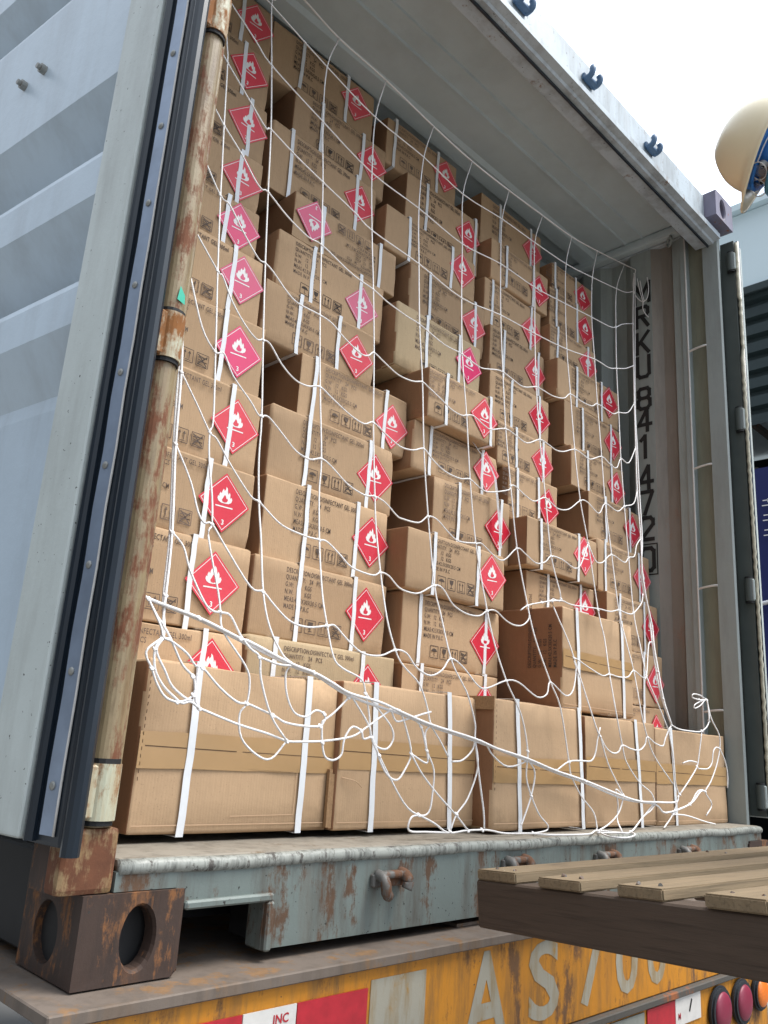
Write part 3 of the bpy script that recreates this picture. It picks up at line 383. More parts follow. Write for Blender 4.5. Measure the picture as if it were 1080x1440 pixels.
def box(bm,a,b,mi=0,bev=0,seg=1,rot=None):
    x0,y0,z0=a; x1,y1,z1=b
    c=Vector(((x0+x1)/2,(y0+y1)/2,(z0+z1)/2))
    r=bmesh.ops.create_cube(bm,size=1,matrix=Matrix.Translation(c)@(rot.to_4x4() if rot else Matrix.Identity(4))@Matrix.Diagonal((abs(x1-x0),abs(y1-y0),abs(z1-z0),1)))
    fs=set()
    for v in r['verts']:
        for f in v.link_faces: fs.add(f)
    if bev:
        es=set(e for f in fs for e in f.edges)
        g=bmesh.ops.bevel(bm,geom=list(es),offset=bev,segments=seg,affect='EDGES',profile=.6)
        fs=set(f for f in g['faces'])|set(f for f in fs if f.is_valid)
        vs=set(v for f in fs for v in f.verts)
        fs=set(f for v in vs for f in v.link_faces)
    for f in fs: f.material_index=mi
def cyl(bm,p,q,r,seg=16,mi=0,r2=None):
    p=Vector(p);q=Vector(q);d=q-p
    m=Matrix.Translation((p+q)/2)@d.to_track_quat('Z','Y').to_matrix().to_4x4()
    g=bmesh.ops.create_cone(bm,cap_ends=True,segments=seg,radius1=r,radius2=r if r2 is None else r2,depth=d.length,matrix=m)
    for v in g['verts']:
        for f in v.link_faces: f.material_index=mi
def sph(bm,c,r,mi=0,sub=2,scale=(1,1,1)):
    g=bmesh.ops.create_icosphere(bm,subdivisions=sub,radius=r,matrix=Matrix.Translation(c)@Matrix.Diagonal((*scale,1)))
    for v in g['verts']:
        for f in v.link_faces: f.material_index=mi
def catmull(P,n=3):
    P=[Vector(p) for p in P]
    if len(P)<3: return P
    out=[]
    for i in range(len(P)-1):
        a=P[i-1] if i else P[0]*2-P[1]; b=P[i]; c=P[i+1]; d=P[i+2] if i+2<len(P) else P[-1]*2-P[-2]
        for k in range(n):
            t=k/n
            out.append(.5*((2*b)+(c-a)*t+(2*a-5*b+4*c-d)*t*t+(3*b-a-3*c+d)*t**3))
    out.append(P[-1]); return out
def tube(bm,P,r,seg=6,mi=0,n=3,smooth=True):
    P=catmull(P,n) if smooth else [Vector(p) for p in P]
    rings=[]; up=Vector((.13,.37,.92))
    for i,p in enumerate(P):
        d=(P[min(i+1,len(P)-1)]-P[max(i-1,0)])
        if d.length<1e-7: d=Vector((0,0,1))
        d.normalize(); s=d.cross(up)
        if s.length<1e-3: s=d.cross(Vector((1,0,0)))
        s.normalize(); u=s.cross(d)
        rings.append([bm.verts.new(p+(s*math.cos(2*math.pi*k/seg)+u*math.sin(2*math.pi*k/seg))*r) for k in range(seg)])
    for a,b in zip(rings,rings[1:]):
        for k in range(seg):
            f=bm.faces.new((a[k],a[(k+1)%seg],b[(k+1)%seg],b[k])); f.material_index=mi
    for rg in (rings[0],rings[-1]):
        f=bm.faces.new(rg); f.material_index=mi
def extrude_profile(bm,prof,axis_pts,mi=None,closed=False):
    """sheet swept between two end frames: prof -> list of (fn(t)->Vector)"""
    pass
_gl={}
def glyph_mesh(txt,size=1,res=3,bold=0.0,space=1.0,line=1.0):
    k=(txt,size,bold,space,line)
    if k in _gl: return _gl[k]
    c=bpy.data.curves.new('t','FONT'); c.body=txt; c.size=size; c.resolution_u=res; c.offset=bold; c.space_character=space; c.space_line=line; c.fill_mode='FRONT'
    o=bpy.data.objects.new('t',c); COL.objects.link(o)
    bpy.context.view_layer.update()
    me=bpy.data.meshes.new_from_object(o.evaluated_get(bpy.context.evaluated_depsgraph_get()))
    bpy.data.objects.remove(o); bpy.data.curves.remove(c)
    _gl[k]=me; return me
def text_into(bm,txt,mat,size=1,mi=0,bold=0,space=1,line=1,res=3):
    me=glyph_mesh(txt,size,res,bold,space,line)
    vs=[bm.verts.new(mat@v.co) for v in me.vertices]
    for p in me.polygons:
        try:
            f=bm.faces.new([vs[i] for i in p.vertices]); f.material_index=mi
        except ValueError: pass
def FR(x,z,y=0,sx=1,sz=1): # XY text plane -> wall facing -y
    return Matrix(((sx,0,0,x),(0,0,-1,y),(0,sz,0,z),(0,0,0,1)))
# ---------------------------------------------------------------- ground
bm=bmesh.new(); face(bm,[(-150,-150,0),(250,-150,0),(250,250,0),(-150,250,0)])
g=obj('ground',bm,M['ground'],loc=(0,0,-1.38)); g['kind']='structure'
# ================================================================ shipping container
HC=2.591; YE=6.05
ct=thing('shipping_container','weathered grey-green shipping container with open doors, stacked with cartons behind a white net','container',(0,0,0))
# floor
bm=bmesh.new(); box(bm,(.062,.125,.135),(2.376,YE-.062,.158)); obj('floor',bm,M['floor'],ct)
for i in range(18):
    bm=bmesh.new(); box(bm,(.062,.20+i*.32,.03),(2.376,.25+i*.32,.134)); obj('cross_member',bm,M['dark'],ct)  # near black, so the shade under the floor is in their colour
# side walls with vertical corrugation
def corr(x,sgn,y0,y1,z0,z1,name):
    ys=[];y=y0
    prof=[(0,0),(.085,0),(.125,.030),(.19,.030),(.23,0)]
    pts=[]
    while y<y1:
        for a,d in prof:
            if y+a<y1: pts.append((y+a,d))
        y+=.278
    pts.append((y1,0))
    bm=bmesh.new()
    lo=[bm.verts.new((x+sgn*d,yy,z0)) for yy,d in pts]; hi=[bm.verts.new((x+sgn*d,yy,z1)) for yy,d in pts]
    for i in range(len(pts)-1):
        f=bm.faces.new((lo[i],lo[i+1],hi[i+1],hi[i]))
        f.material_index=1 if (pts[i][1]!=pts[i+1][1] or pts[i][1]>0) and yy and pts[i][0]<.34 and name=='right_wall' else 0
    # thickness: an outer copy
    lo2=[bm.verts.new((x+sgn*(d+.004),yy,z0)) for yy,d in pts]; hi2=[bm.verts.new((x+sgn*(d+.004),yy,z1)) for yy,d in pts]
    for i in range(len(pts)-1): bm.faces.new((lo2[i],lo2[i+1],hi2[i+1],hi2[i]))
    return obj(name,bm,[M['wall'],M['wall_stain']],ct,smooth='keep')
# right wall profile close to the door: brown stained rib 0.25-0.335, flat number strip 0.335-0.425
bm=bmesh.new()
def sheet(bm,pts,z0,z1,mats=None,th=None):
    lo=[bm.verts.new((x,y,z0)) for x,y in pts]; hi=[bm.verts.new((x,y,z1)) for x,y in pts]
    for i in range(len(pts)-1):
        f=bm.faces.new((lo[i],lo[i+1],hi[i+1],hi[i])); f.material_index=mats[i] if mats else 0
pts=[(2.384,.205),(2.384,.240),(2.402,.252),(2.402,.298),(2.376,.334),(2.376,.428)]; mt=[0,1,1,1,0]
y=.428
while y<YE-.2:
    pts+=[(2.406,y+.04),(2.406,y+.11),(2.376,y+.15),(2.376,y+.24)]; mt+=[0,0,0,0]; y+=.24
sheet(bm,pts,.158,2.50,mt)
sheet(bm,[(x+.006,yy) for x,yy in pts],.158,2.50,mt)
obj('right_wall',bm,[M['wall'],M['wall_stain']],ct,smooth='keep')
bm=bmesh.new(); pts=[(.06,.16)]; y=.20
while y<YE-.2:
    pts+=[(.06,y),(.03,y+.04),(.03,y+.11),(.06,y+.15)]; y+=.24
sheet(bm,pts,.158,2.50); sheet(bm,[(x-.006,yy) for x,yy in pts],.158,2.50)
obj('left_wall',bm,M['wall'],ct,smooth='keep')
bm=bmesh.new(); box(bm,(.05,YE-.06,.1),(2.388,YE-.01,2.55)); obj('front_wall',bm,M['wall'],ct)
# roof: flat plate first, then pressed corrugations, seams as small steps
bm=bmesh.new(); prof=[(.135,2.548),(.345,2.548),(.349,2.541),(.357,2.541),(.361,2.548),(.425,2.548),(.429,2.540),(.437,2.540),(.441,2.548),(.575,2.548),(.59,2.535),(.66,2.535),(.675,2.556)]
y=.80
while y<YE-.1:
    prof+=[(y,2.556),(y+.03,2.536),(y+.08,2.536),(y+.11,2.556)]; y+=.22
lo=[bm.verts.new((.05,a,b)) for a,b in prof]; hi=[bm.verts.new((2.388,a,b)) for a,b in prof]
lo2=[bm.verts.new((.05,a,b+.012)) for a,b in prof]; hi2=[bm.verts.new((2.388,a,b+.012)) for a,b in prof]
for A,B_ in ((lo,hi),(lo2,hi2)):
    for i in range(len(prof)-1): bm.faces.new((A[i],A[i+1],B_[i+1],B_[i]))
obj('roof',bm,M['roof'],ct,smooth='keep')
# top side rails and bottom side rails
for nm,x0,x1 in (('side_rail',0.0,.06),('side_rail',2.378,2.438)):
    bm=bmesh.new(); box(bm,(x0,.178,2.50),(x1,YE-.178,2.575),bev=.004); obj(nm,bm,M['header'],ct)
    bm=bmesh.new(); box(bm,(x0+.004,.182,.015),(x1-.012,YE-.178,.157),bev=.004); obj(nm,bm,M['dark'],ct)  # lower rail near black: the door's shade is put into its colour
# rounded cove where roof meets the right wall
bm=bmesh.new(); box(bm,(2.335,.14,2.505),(2.377,YE-.1,2.546),bev=.012,seg=2); obj('roof_rail_cover',bm,M['roof'],ct)
# header
bm=bmesh.new()
hp=[(.050,2.580),(.050,2.452),(.030,2.446),(.030,2.424),(.055,2.420),(.060,2.412),(.134,2.412),(.134,2.580)]  # (y,z)
# front face y .05, gutter lip .03
def prism_x(bm,prof,x0,x1,mi=0):
    a=[bm.verts.new((x0,y,z)) for y,z in prof]; b=[bm.verts.new((x1,y,z)) for y,z in prof]
    n=len(prof)
    for i in range(n):
        f=bm.faces.new((a[i],a[(i+1)%n],b[(i+1)%n],b[i])); f.material_index=mi
    bm.faces.new(a).material_index=mi; bm.faces.new(b[::-1]).material_index=mi
prism_x(bm,hp,.060,2.378)
hd=obj('header',bm,M['header'],ct)
bm=bmesh.new(); box(bm,(.064,.078,2.402),(2.374,.084,2.4115)); obj('header_gasket',bm,M['gasket'],ct)
def keeper(x,y,z,mat,s=1,up=1):
    q=.72 if up>0 else .62
    """cam keeper: back plate with two upright jaws, one hooked"""
    k=node('cam_keeper',ct,(x,y,z))
    bm=bmesh.new(); box(bm,(-.055*s,-.012,-.012),(.055*s,0,.012),bev=.003); obj('keeper_plate',bm,mat,k)
    bm=bmesh.new()
    P=[(-.040*s,-.012*q,-.016*up*q),(-.040*s,-.040*q,-.010*up*q),(-.040*s,-.052*q,.010*up*q),(-.036*s,-.050*q,.030*up*q),(-.020*s,-.040*q,.040*up*q)]
    tube(bm,P,.0100,8,0,3)
    P=[(.036*s,-.012*q,-.018*up*q),(.038*s,-.038*q,-.012*up*q),(.038*s,-.050*q,.006*up*q),(.034*s,-.048*q,.024*up*q)]
    tube(bm,P,.0105,8,0,3)
    z_=sorted((-.026*up*q,-.006*up*q)); box(bm,(-.045*s,-.040*q,z_[0]),(.045*s,-.004,z_[1]),bev=.005,seg=2)
    obj('keeper_jaws',bm,mat,k,True)
    return k
for x,z in ((.60,2.50),(1.002,2.508),(1.387,2.508),(1.809,2.508)): keeper(x,.05,z,M['keeper_top'],.62)
# sill (rear end beam) with worn rounded lip and lifting pocket
bm=bmesh.new()
zt,zb,y0,y1=.1455,.016,.006,.018
def plate(x0,x1,z0,z1): box(bm,(x0,y0,z0),(x1,y1,z1))
plate(.0475,.1498,.1192,zt); plate(.150,.318,.098,zt); plate(.318,2.120,zb,zt); plate(2.120,2.288,.098,zt); plate(2.2882,2.39,.1192,zt)
box(bm,(.165,.0185,.104),(2.273,.118,.1455),1); box(bm,(.336,.0185,.020),(2.102,.118,.1035),1)  # near-black filler behind the plates, painted shade of the pockets
obj('rear_sill',bm,[M['sill'],M['dark']],ct)
bm=bmesh.new()
box(bm,(.164,-.004,.088),(.332,.05,.1005),bev=.003); box(bm,(.3195,-.005,.014),(.334,.05,.088),bev=.003)
obj('pocket_flange',bm,M['sill'],ct)
bm=bmesh.new(); box(bm,(2.106,-.004,.088),(2.274,.05,.1005),bev=.003); box(bm,(2.104,-.005,.014),(2.1185,.05,.088),bev=.003)
obj('pocket_flange',bm,M['sill'],ct)
bm=bmesh.new()
P=[(x,.010+.0015*math.sin(x*23)+.001*math.sin(x*61),.150+.0012*math.sin(x*17)) for x in [.052+i*.0467 for i in range(51)]]
tube(bm,P,.0112,10,0,1); obj('sill_lip',bm,M['silllip'],ct,smooth=True)
bm=bmesh.new(); box(bm,(.052,.012,.150),(2.386,.16,.1625),bev=.002); obj('threshold_plate',bm,M['floor'],ct)
for x,z in ((.60,.105),(.995,.112),(1.373,.108),(1.821,.104)): keeper(x,.006,z,M['keeper'],.78,-1)
bm=bmesh.new(); box(bm,(2.02,-.035,.072),(2.19,.004,.088),bev=.003); obj('door_stop',bm,M['sill'],ct)
# corner castings with oval apertures
def casting(x0,y0,z0,mat,left):
    W,L_,H=.162,.178,.118
    bm=bmesh.new(); t=.028
    cx,cz=x0+W/2+(.012 if left else -.012),z0+H/2-.002; hw,hh,n=.0265,.042,24
    def ring(y,k=1): return [Vector((cx+hw*k*math.cos(a),y,cz+hh*k*math.sin(a))) for a in [2*math.pi*i/n for i in range(n)]]
    # front plate with hole: outer square samples
    def outer(y):
        out=[]
        for i in range(n):
            a=2*math.pi*i/n; c,s=math.cos(a),math.sin(a)
            k=1e9
            if c>1e-6:k=min(k,(x0+W-cx)/c)
            if c<-1e-6:k=min(k,(x0-cx)/c)
            if s>1e-6:k=min(k,(z0+H-cz)/s)
            if s<-1e-6:k=min(k,(z0-cz)/s)
            out.append(Vector((cx+c*k,y,cz+s*k)))
        return out
    corners=[(x0,z0),(x0+W,z0),(x0+W,z0+H),(x0,z0+H)]
    def quadring(A,B_):
        a=[bm.verts.new(p) for p in A]; b=[bm.verts.new(p) for p in B_]
        for i in range(n): bm.faces.new((a[i],a[(i+1)%n],b[(i+1)%n],b[i]))
    O=outer(y0)
    # snap nearest samples to real corners
    for c in corners:
        i=min(range(n),key=lambda j:(O[j].x-c[0])**2+(O[j].z-c[1])**2); O[i]=Vector((c[0],y0,c[1]))
    quadring(O,ring(y0+.001,1.10)); quadring(ring(y0+.001,1.10),ring(y0+.007,1.0)); quadring(ring(y0+.007),ring(y0+t,.97))
    # shell: sides, top, bottom, back
    y1=y0+L_
    # side apertures simplified as recessed ovals on the outer side
    xs=x0 if left else x0+W; sg=-1 if left else 1
    cy=y0+L_*.55
    def oy(x,k): return [Vector((x,cy+.038*k*math.cos(a),cz+hh*k*math.sin(a))) for a in [2*math.pi*i/n for i in range(n)]]
    O2=[]
    for i in range(n):
        a=2*math.pi*i/n;c,s=math.cos(a),math.sin(a);k=1e9
        if c>1e-6:k=min(k,(y1-cy)/c)
        if c<-1e-6:k=min(k,(y0-cy)/c)
        if s>1e-6:k=min(k,(z0+H-cz)/s)
        if s<-1e-6:k=min(k,(z0-cz)/s)
        O2.append(Vector((xs,cy+c*k,cz+s*k)))
    for c in [(y0,z0),(y1,z0),(y1,z0+H),(y0,z0+H)]:
        i=min(range(n),key=lambda j:(O2[j].y-c[0])**2+(O2[j].z-c[1])**2); O2[i]=Vector((xs,c[0],c[1]))
    quadring(O2,oy(xs,1.0)); quadring(oy(xs,1.0),oy(xs-sg*t,.97))
    xo=x0+W if left else x0
    face(bm,[(xo,y0,z0),(xo,y1,z0),(xo,y1,z0+H),(xo,y0,z0+H)])
    face(bm,[(x0,y1,z0),(x0+W,y1,z0),(x0+W,y1,z0+H),(x0,y1,z0+H)])
    face(bm,[(x0,y0,z0),(x0+W,y0,z0),(x0+W,y1,z0),(x0,y1,z0)])
    face(bm,[(x0,y0,z0+H),(x0+W,y0,z0+H),(x0+W,y1,z0+H),(x0,y1,z0+H)])
    bmesh.ops.remove_doubles(bm,verts=bm.verts,dist=.0004)
    bmesh.ops.recalc_face_normals(bm,faces=bm.faces)
    bx=(x0,x0+W,y0,y0+L_,z0,z0+H)
    es=[e for e in bm.edges if len(e.link_faces)==2 and all(sum((abs(v.co.x-bx[0])<1e-4 or abs(v.co.x-bx[1])<1e-4, abs(v.co.y-bx[2])<1e-4 or abs(v.co.y-bx[3])<1e-4, abs(v.co.z-bx[4])<1e-4 or abs(v.co.z-bx[5])<1e-4))>=2 for v in e.verts)]
    bmesh.ops.bevel(bm,geom=es,offset=.007,segments=3,affect='EDGES',clamp_overlap=True)
    # added near-black block: shade of the hollow painted in
    e=.012
    box(bm,(x0+e,y0+t+.012,z0+e),(x0+W-e,y1-e,z0+H-e),1)
    return obj('corner_casting',bm,[mat,M['dark']],ct)
casting(0,0,0,M['casting'],True); casting(2.276,0,0,M['casting'],False)
casting(0,0,HC-.118,M['casting'],True); casting(2.276,0,HC-.118,M['casting_top'],False)
# rear posts
bm=bmesh.new()
box(bm,(.0,.046,.118),(.047,.16,2.473),bev=.004); obj('left_post',bm,M['post'],ct)
bm=bmesh.new()
cyl(bm,(.010,.022,.207),(.010,.022,2.473),.0225,24)
box(bm,(.012,.012,.207),(.038,.05,2.473),bev=.010,seg=3)
box(bm,(-.036,.030,.118),(-.010,.10,2.473),1)  # strip in the recess, its shade put in with the dark casting colour
box(bm,(-.040,.004,.1182),(.044,.0455,.206),2,bev=.008,seg=2)
obj('left_post_tube',bm,[M['post'],M['casting'],M['foot']],ct,smooth=False)
bm=bmesh.new()   # inner channel of right post: outer face (groove shade painted dark), recess, inner lip
sheet(bm,[(2.440,.060),(2.396,.060),(2.384,.040),(2.378,.046),(2.378,.108),(2.402,.112),(2.402,.176),(2.376,.182),(2.376,.204),(2.390,.206)],.158,2.50,[1,1,0,0,0,2,0,0,0])
sheet(bm,[(2.446,.066),(2.438,.20)],.158,2.50)
box(bm,(2.404,.066,.118),(2.438,.2,2.473),0)
obj('right_post',bm,[M['rpost'],M['channel'],M['recess']],ct,smooth='keep')
bm=bmesh.new(); tube(bm,[(2.3765,.1815,.16),(2.3765,.1815,2.49)],.0035,8,0,1,False); obj('post_lip_highlight',bm,M['refwhite'],ct)  # white bead along the lip edge, a painted highlight
for z in (1.965,1.46,.985,.535):
    bm=bmesh.new(); tube(bm,[(2.398,.183,z-.004),(2.379,.182,z-.006),(2.377,.15,z),(2.378,.110,z+.003),(2.398,.108,z)],.0042,8,0,2); obj('lashing_rod',bm,M['refwhite'],ct,smooth=True)
bm=bmesh.new(); 
for i in range(28):
    pass
P=[(2.352+.016*math.cos(a),.235+.018*math.cos(a),2.485+.022*math.sin(a)) for a in [i*math.pi*2/14 for i in range(15)]]
tube(bm,P,.0045,8,0,1); obj('lashing_ring',bm,M['wall'],ct,smooth=True)
# container number, stencilled down the flat rib (reads from the left: +text x is -y)
bm=bmesh.new()
chars=[('M',2.299),('R',2.186),('K',2.062),('U',1.948),('8',1.804),('4',1.706),('1',1.590),('4',1.456),('7',1.350),('2',1.240),('0',1.114)]
STK={'M':[[(0,0),(0,1)],[(0,1),(.5,.38)],[(.5,.38),(1,1)],[(1,1),(1,0)]],
'R':[[(0,0),(0,1)],[(0,.97),(.8,.97)],[(.85,.95),(1,.84)],[(1,.88),(1,.62)],[(1,.64),(.85,.52)],[(0,.52),(.88,.52)],[(.45,.5),(1,0)]],
'K':[[(0,0),(0,1)],[(.02,.38),(1,1)],[(.30,.56),(1,0)]],
'U':[[(0,1),(0,.12)],[(.0,.16),(.22,.03)],[(.18,.03),(.82,.03)],[(.78,.03),(1,.16)],[(1,.12),(1,1)]],
'8':[[(.18,.97),(.82,.97)],[(.18,.52),(.82,.52)],[(.18,.03),(.82,.03)],[(.04,.88),(.04,.62)],[(.96,.88),(.96,.62)],[(0,.42),(0,.13)],[(1,.42),(1,.13)],[(.02,.86),(.22,.97)],[(.98,.86),(.78,.97)],[(.04,.64),(.22,.52)],[(.96,.64),(.78,.52)],[(0,.40),(.2,.52)],[(1,.40),(.8,.52)],[(0,.15),(.22,.03)],[(1,.15),(.78,.03)]],
'4':[[(.72,0),(.72,1)],[(.70,1),(.0,.32)],[(-.02,.30),(1.05,.30)]],
'1':[[(.5,0),(.5,1)],[(.5,.98),(.15,.80)]],
'7':[[(0,.96),(1,.96)],[(1,.93),(.35,0)]],
'2':[[(0,.78),(.12,.92)],[(.10,.93),(.25,.98)],[(.2,.97),(.8,.97)],[(.78,.97),(1,.84)],[(1,.88),(1,.66)],[(1,.68),(.02,.06)],[(0,.04),(1,.04)]],
'0':[[(.2,.97),(.8,.97)],[(.2,.03),(.8,.03)],[(0,.86),(0,.14)],[(1,.86),(1,.14)],[(0,.84),(.22,.97)],[(1,.84),(.78,.97)],[(0,.16),(.22,.03)],[(1,.16),(.78,.03)]]}
for ch,z in chars:
    hgt=.096; wd=.066 if ch=='M' else .052; lw=.0160; bm=bmesh.new(); y0_=.379+wd/2; z0_=z-hgt/2
    for q,(a_,b_) in enumerate(STK[ch]):
        A_=Vector((y0_-a_[0]*wd,z0_+a_[1]*hgt)); B_=Vector((y0_-b_[0]*wd,z0_+b_[1]*hgt)); d_=(B_-A_).normalized(); s_=Vector((-d_.y,d_.x))*lw/2; e_=d_*lw*.35
        face(bm,[(2.3744-q*.00012,p_.x,p_.y) for p_ in (A_+s_-e_,B_+s_+e_,B_-s_+e_,A_-s_-e_)])
    obj('serial_character',bm,M['numblack'],ct,smooth='keep')
bm=bmesh.new()
for a,b,c,d in ((.336,.341,1.05,1.178),(.417,.422,1.05,1.178),(.341,.417,1.05,1.055),(.341,.417,1.173,1.178)):
    face(bm,[(2.3745,a,c),(2.3745,b,c),(2.3745,b,d),(2.3745,a,d)])
obj('number_frame',bm,M['numblack'],ct)
# hinge lugs, left and right
for z0,z1 in ((.216,.293),(.932,1.015),(1.60,1.69),(2.30,2.38)):
    for side in (-1,1):
        X=(lambda x:x) if side<0 else (lambda x:2.438-x)
        h=node('hinge',ct,(0,0,0))
        bm=bmesh.new()
        cyl(bm,(X(.010 if side<0 else -.006),.018,z0),(X(.010 if side<0 else -.006),.018,z1),.0262 if side<0 else .017,24)
        obj('hinge_knuckle',bm,M['hinge' if side<0 else 'channel'],h,smooth=False)
        bm=bmesh.new(); a,b=sorted((X(-.045 if side<0 else -.010),X(.004))); box(bm,(a,-.002,z0+.002),(b,.022,z1-.002),bev=.003); obj('hinge_blade',bm,M['hinge' if side<0 else 'rpost'],h)
        bm=bmesh.new(); q_=.010 if side<0 else -.006; cyl(bm,(X(q_),.018,z0-.007),(X(q_),.018,z1+.007),.0238 if side<0 else .0150,16); obj('hinge_pin',bm,M['dark'],h)
# green scrap of tape and dark worn patch on the left post
bm=bmesh.new(); P=[(.006,-.0030,1.040),(.022,-.0015,1.036),(.020,-.002,1.052),(.009,-.003,1.066)]
face(bm,P); obj('tape_scrap',bm,M['green'],ct)
# ---- left door, swung back along the container side
DO=Vector((-.062,0,0)); DV=Vector((-.133,.991,0)).normalized(); DN=Vector((-DV.y,DV.x,0))
if DN.x>0: DN=-DN
DM=Matrix(((DV.x,DN.x,0,DO.x),(DV.y,DN.y,0,DO.y),(0,0,1,0),(0,0,0,1)))   # (along, outward, z)
def dobj(name,bm,mats,par,smooth=False):
    bmesh.ops.transform(bm,matrix=DM,verts=bm.verts); return obj(name,bm,mats,par,smooth)
ld_=node('door',ct)
bm=bmesh.new(); zb,zt=.185,2.44
box(bm,(.078,-.050,zb),(.192,.0,zt),bev=.007,seg=3); box(bm,(1.10,-.050,zb),(1.19,.0,zt),bev=.007,seg=3)
box(bm,(.1925,-.048,zb),(1.0995,-.002,zb+.10),bev=.005,seg=2); box(bm,(.1925,-.048,zt-.10),(1.0995,-.002,zt),bev=.005,seg=2)
dobj('door_frame',bm,M['doorframe'],ld_)
bm=bmesh.new()
D=-.012; Q=-.095; C_=-.060
pz=[(zb+.10,C_),(.90,C_),(.93,C_-.004),(1.03,D),(1.105,D),(1.118,D-.003),(1.19,Q),(1.205,Q),(1.30,D),(1.385,D),(1.398,D-.003),(1.47,Q),(1.485,Q),(1.58,D),(1.905,D),(1.915,D-.002),(1.985,Q),(2.0,Q),(2.09,D),(2.18,D),(2.19,D-.002),(2.26,Q),(2.28,Q),(zt-.10,D)]
a=[bm.verts.new((.1925,d,z)) for z,d in pz]; b=[bm.verts.new((1.0995,d,z)) for z,d in pz]
for i in range(len(pz)-1): bm.faces.new((a[i],a[i+1],b[i+1],b[i]))
dobj('door_panel',bm,M['door'],ld_,smooth='keep')
bm=bmesh.new(); box(bm,(.20,-.101,zb+.05),(1.10,-.098,zt-.05)); dobj('door_back_sheet',bm,M['door'],ld_)
bm=bmesh.new()
box(bm,(-.006,-.046,zb-.004),(.077,-.014,zt),bev=.006,seg=2)            # rubber body
tube(bm,[(-.022,-.020,zb-.012),(-.022,-.020,zt)],.013,10,0,1,False)      # lip bead beside the post
tube(bm,[(.064,-.012,zb),(.064,-.012,zt)],.010,10,0,1,False)
dobj('door_gasket',bm,M['gasket'],ld_,smooth=False)
bm=bmesh.new()
zz=[zb+.01+i*.094 for i in range(24)]
for z0_,z1_ in zip(zz,zz[1:]):
    j=.0016*math.sin(z0_*31)
    face(bm,[(.014+j,-.0125,z0_),(.043+j,-.0105,z0_),(.043+.0016*math.sin(z1_*31),-.0105,z1_),(.014+.0016*math.sin(z1_*31),-.0125,z1_)])
    face(bm,[(.014+j,-.0125,z0_),(.0095+j,-.0125,z0_),(.0095+.0016*math.sin(z1_*31),-.0125,z1_),(.014+.0016*math.sin(z1_*31),-.0125,z1_)])
bmesh.ops.remove_doubles(bm,verts=bm.verts,dist=.0002)
dobj('gasket_retainer',bm,M['steel'],ld_,smooth='keep')
bm=bmesh.new(); tube(bm,[(.0105+.0012*math.sin(z_*31),-.0118,z_) for z_ in zz],.0019,6,0,2); dobj('retainer_edge',bm,M['refwhite'],ld_,True)
for i in range(14):
    z=zb+.075+i*.158
    bm=bmesh.new(); sph(bm,Vector((.030,-.0108,z)),.0065,sub=2,scale=(1,.5,1)); dobj('rivet',bm,M['rivet'],ld_,True)
for (aa,z) in ((.52,1.745),(.60,1.742)):
    bm=bmesh.new(); cyl(bm,(aa,D,z),(aa,D+.012,z),.011,12); cyl(bm,(aa,D+.0125,z),(aa,D+.020,z),.0065,8); dobj('bolt',bm,M['rivet'],ld_)
bm=bmesh.new(); sph(bm,Vector((.52,D,.66)),.008); dobj('bolt',bm,M['rivet'],ld_)
bm=bmesh.new(); box(bm,(.096,-.0005,zb-.002),(.128,.0012,zb+.075)); 
rp=obj if False else None
bm.free()
# ---- right door, swung right back: only its edge shows
rd=node('door',ct)
bm=bmesh.new(); box(bm,(2.478,.004,.185),(2.526,1.15,2.44),bev=.006,seg=2); obj('door_frame',bm,M['doorframe'],rd)
bm=bmesh.new()
P=[]
for i in range(120):
    z=.20+i*.0187; P.append((2.452+.0035*math.sin(z*2.2)+(.010 if abs(z-2.05)<.12 else 0),-.004+.002*math.sin(z*150),z))
tube(bm,P,.0062,8,0,1); tube(bm,[(2.466,-.002,.19),(2.466,-.002,2.44)],.008,8,1,1,False)
obj('door_gasket',bm,[M['seal'],M['gasket']],rd,True)
bm=bmesh.new(); box(bm,(2.446,.006,.19),(2.477,.06,2.44)); obj('door_seal_channel',bm,M['channel'],rd)

# ================================================================ cartons
def carton_body(w,d,h,seed,crush=.0045,bulge=.0055):
    bm=bmesh.new(); bmesh.ops.create_cube(bm,size=1)
    bmesh.ops.subdivide_edges(bm,edges=bm.edges,cuts=9,use_grid_fill=True)
    rs=random.Random(seed); off=Vector((rs.uniform(0,50),rs.uniform(0,50),rs.uniform(0,50)))
    sag=rs.uniform(0,.0065); sk=rs.uniform(-.003,.003); bad=Vector((rs.choice((-.5,.5)),-.5,rs.choice((-.5,.5)))); bk=rs.uniform(0,.013)
    for v in bm.verts:
        c=v.co.copy(); p=Vector((c.x*w,c.y*d,c.z*h))
        # edge rings drawn close to the edges so that they round tightly
        def tight(a,n): 
            s=a*2; k=(abs(s)); 
            if .75<k<.85: return math.copysign(1-.014/n,s)/2
            return a
        p=Vector((tight(c.x,w)*w,tight(c.y,d)*d,tight(c.z,h)*h))
        nx=(abs(c.x)>.499)+(abs(c.y)>.499)+(abs(c.z)>.499)
        n=Vector((math.copysign(1,c.x) if abs(c.x)>.499 else 0,math.copysign(1,c.y) if abs(c.y)>.499 else 0,math.copysign(1,c.z) if abs(c.z)>.499 else 0))
        if nx>=2: p-=n*(crush*(.4+.9*abs(noise.noise(p*9+off))))*(.75 if nx==2 else 1.0)
        else:
            f=noise.noise(p*5+off)*bulge-.0006
            p+=n*min(f,.0020)
        if c.z>.499: p.z-=sag*(1-4*c.x*c.x)*(.4+.6*abs(noise.noise(Vector((c.x*3,c.y*3,seed*.37)))))
        dq=(c-bad).length
        if dq<.26: p-=n*bk*(1-dq/.26)**2 if n.length>0 else n
        v.co=p
    bmesh.ops.translate(bm,vec=(0,d/2,h/2),verts=bm.verts)   # origin: bottom centre of the front face
    return bm
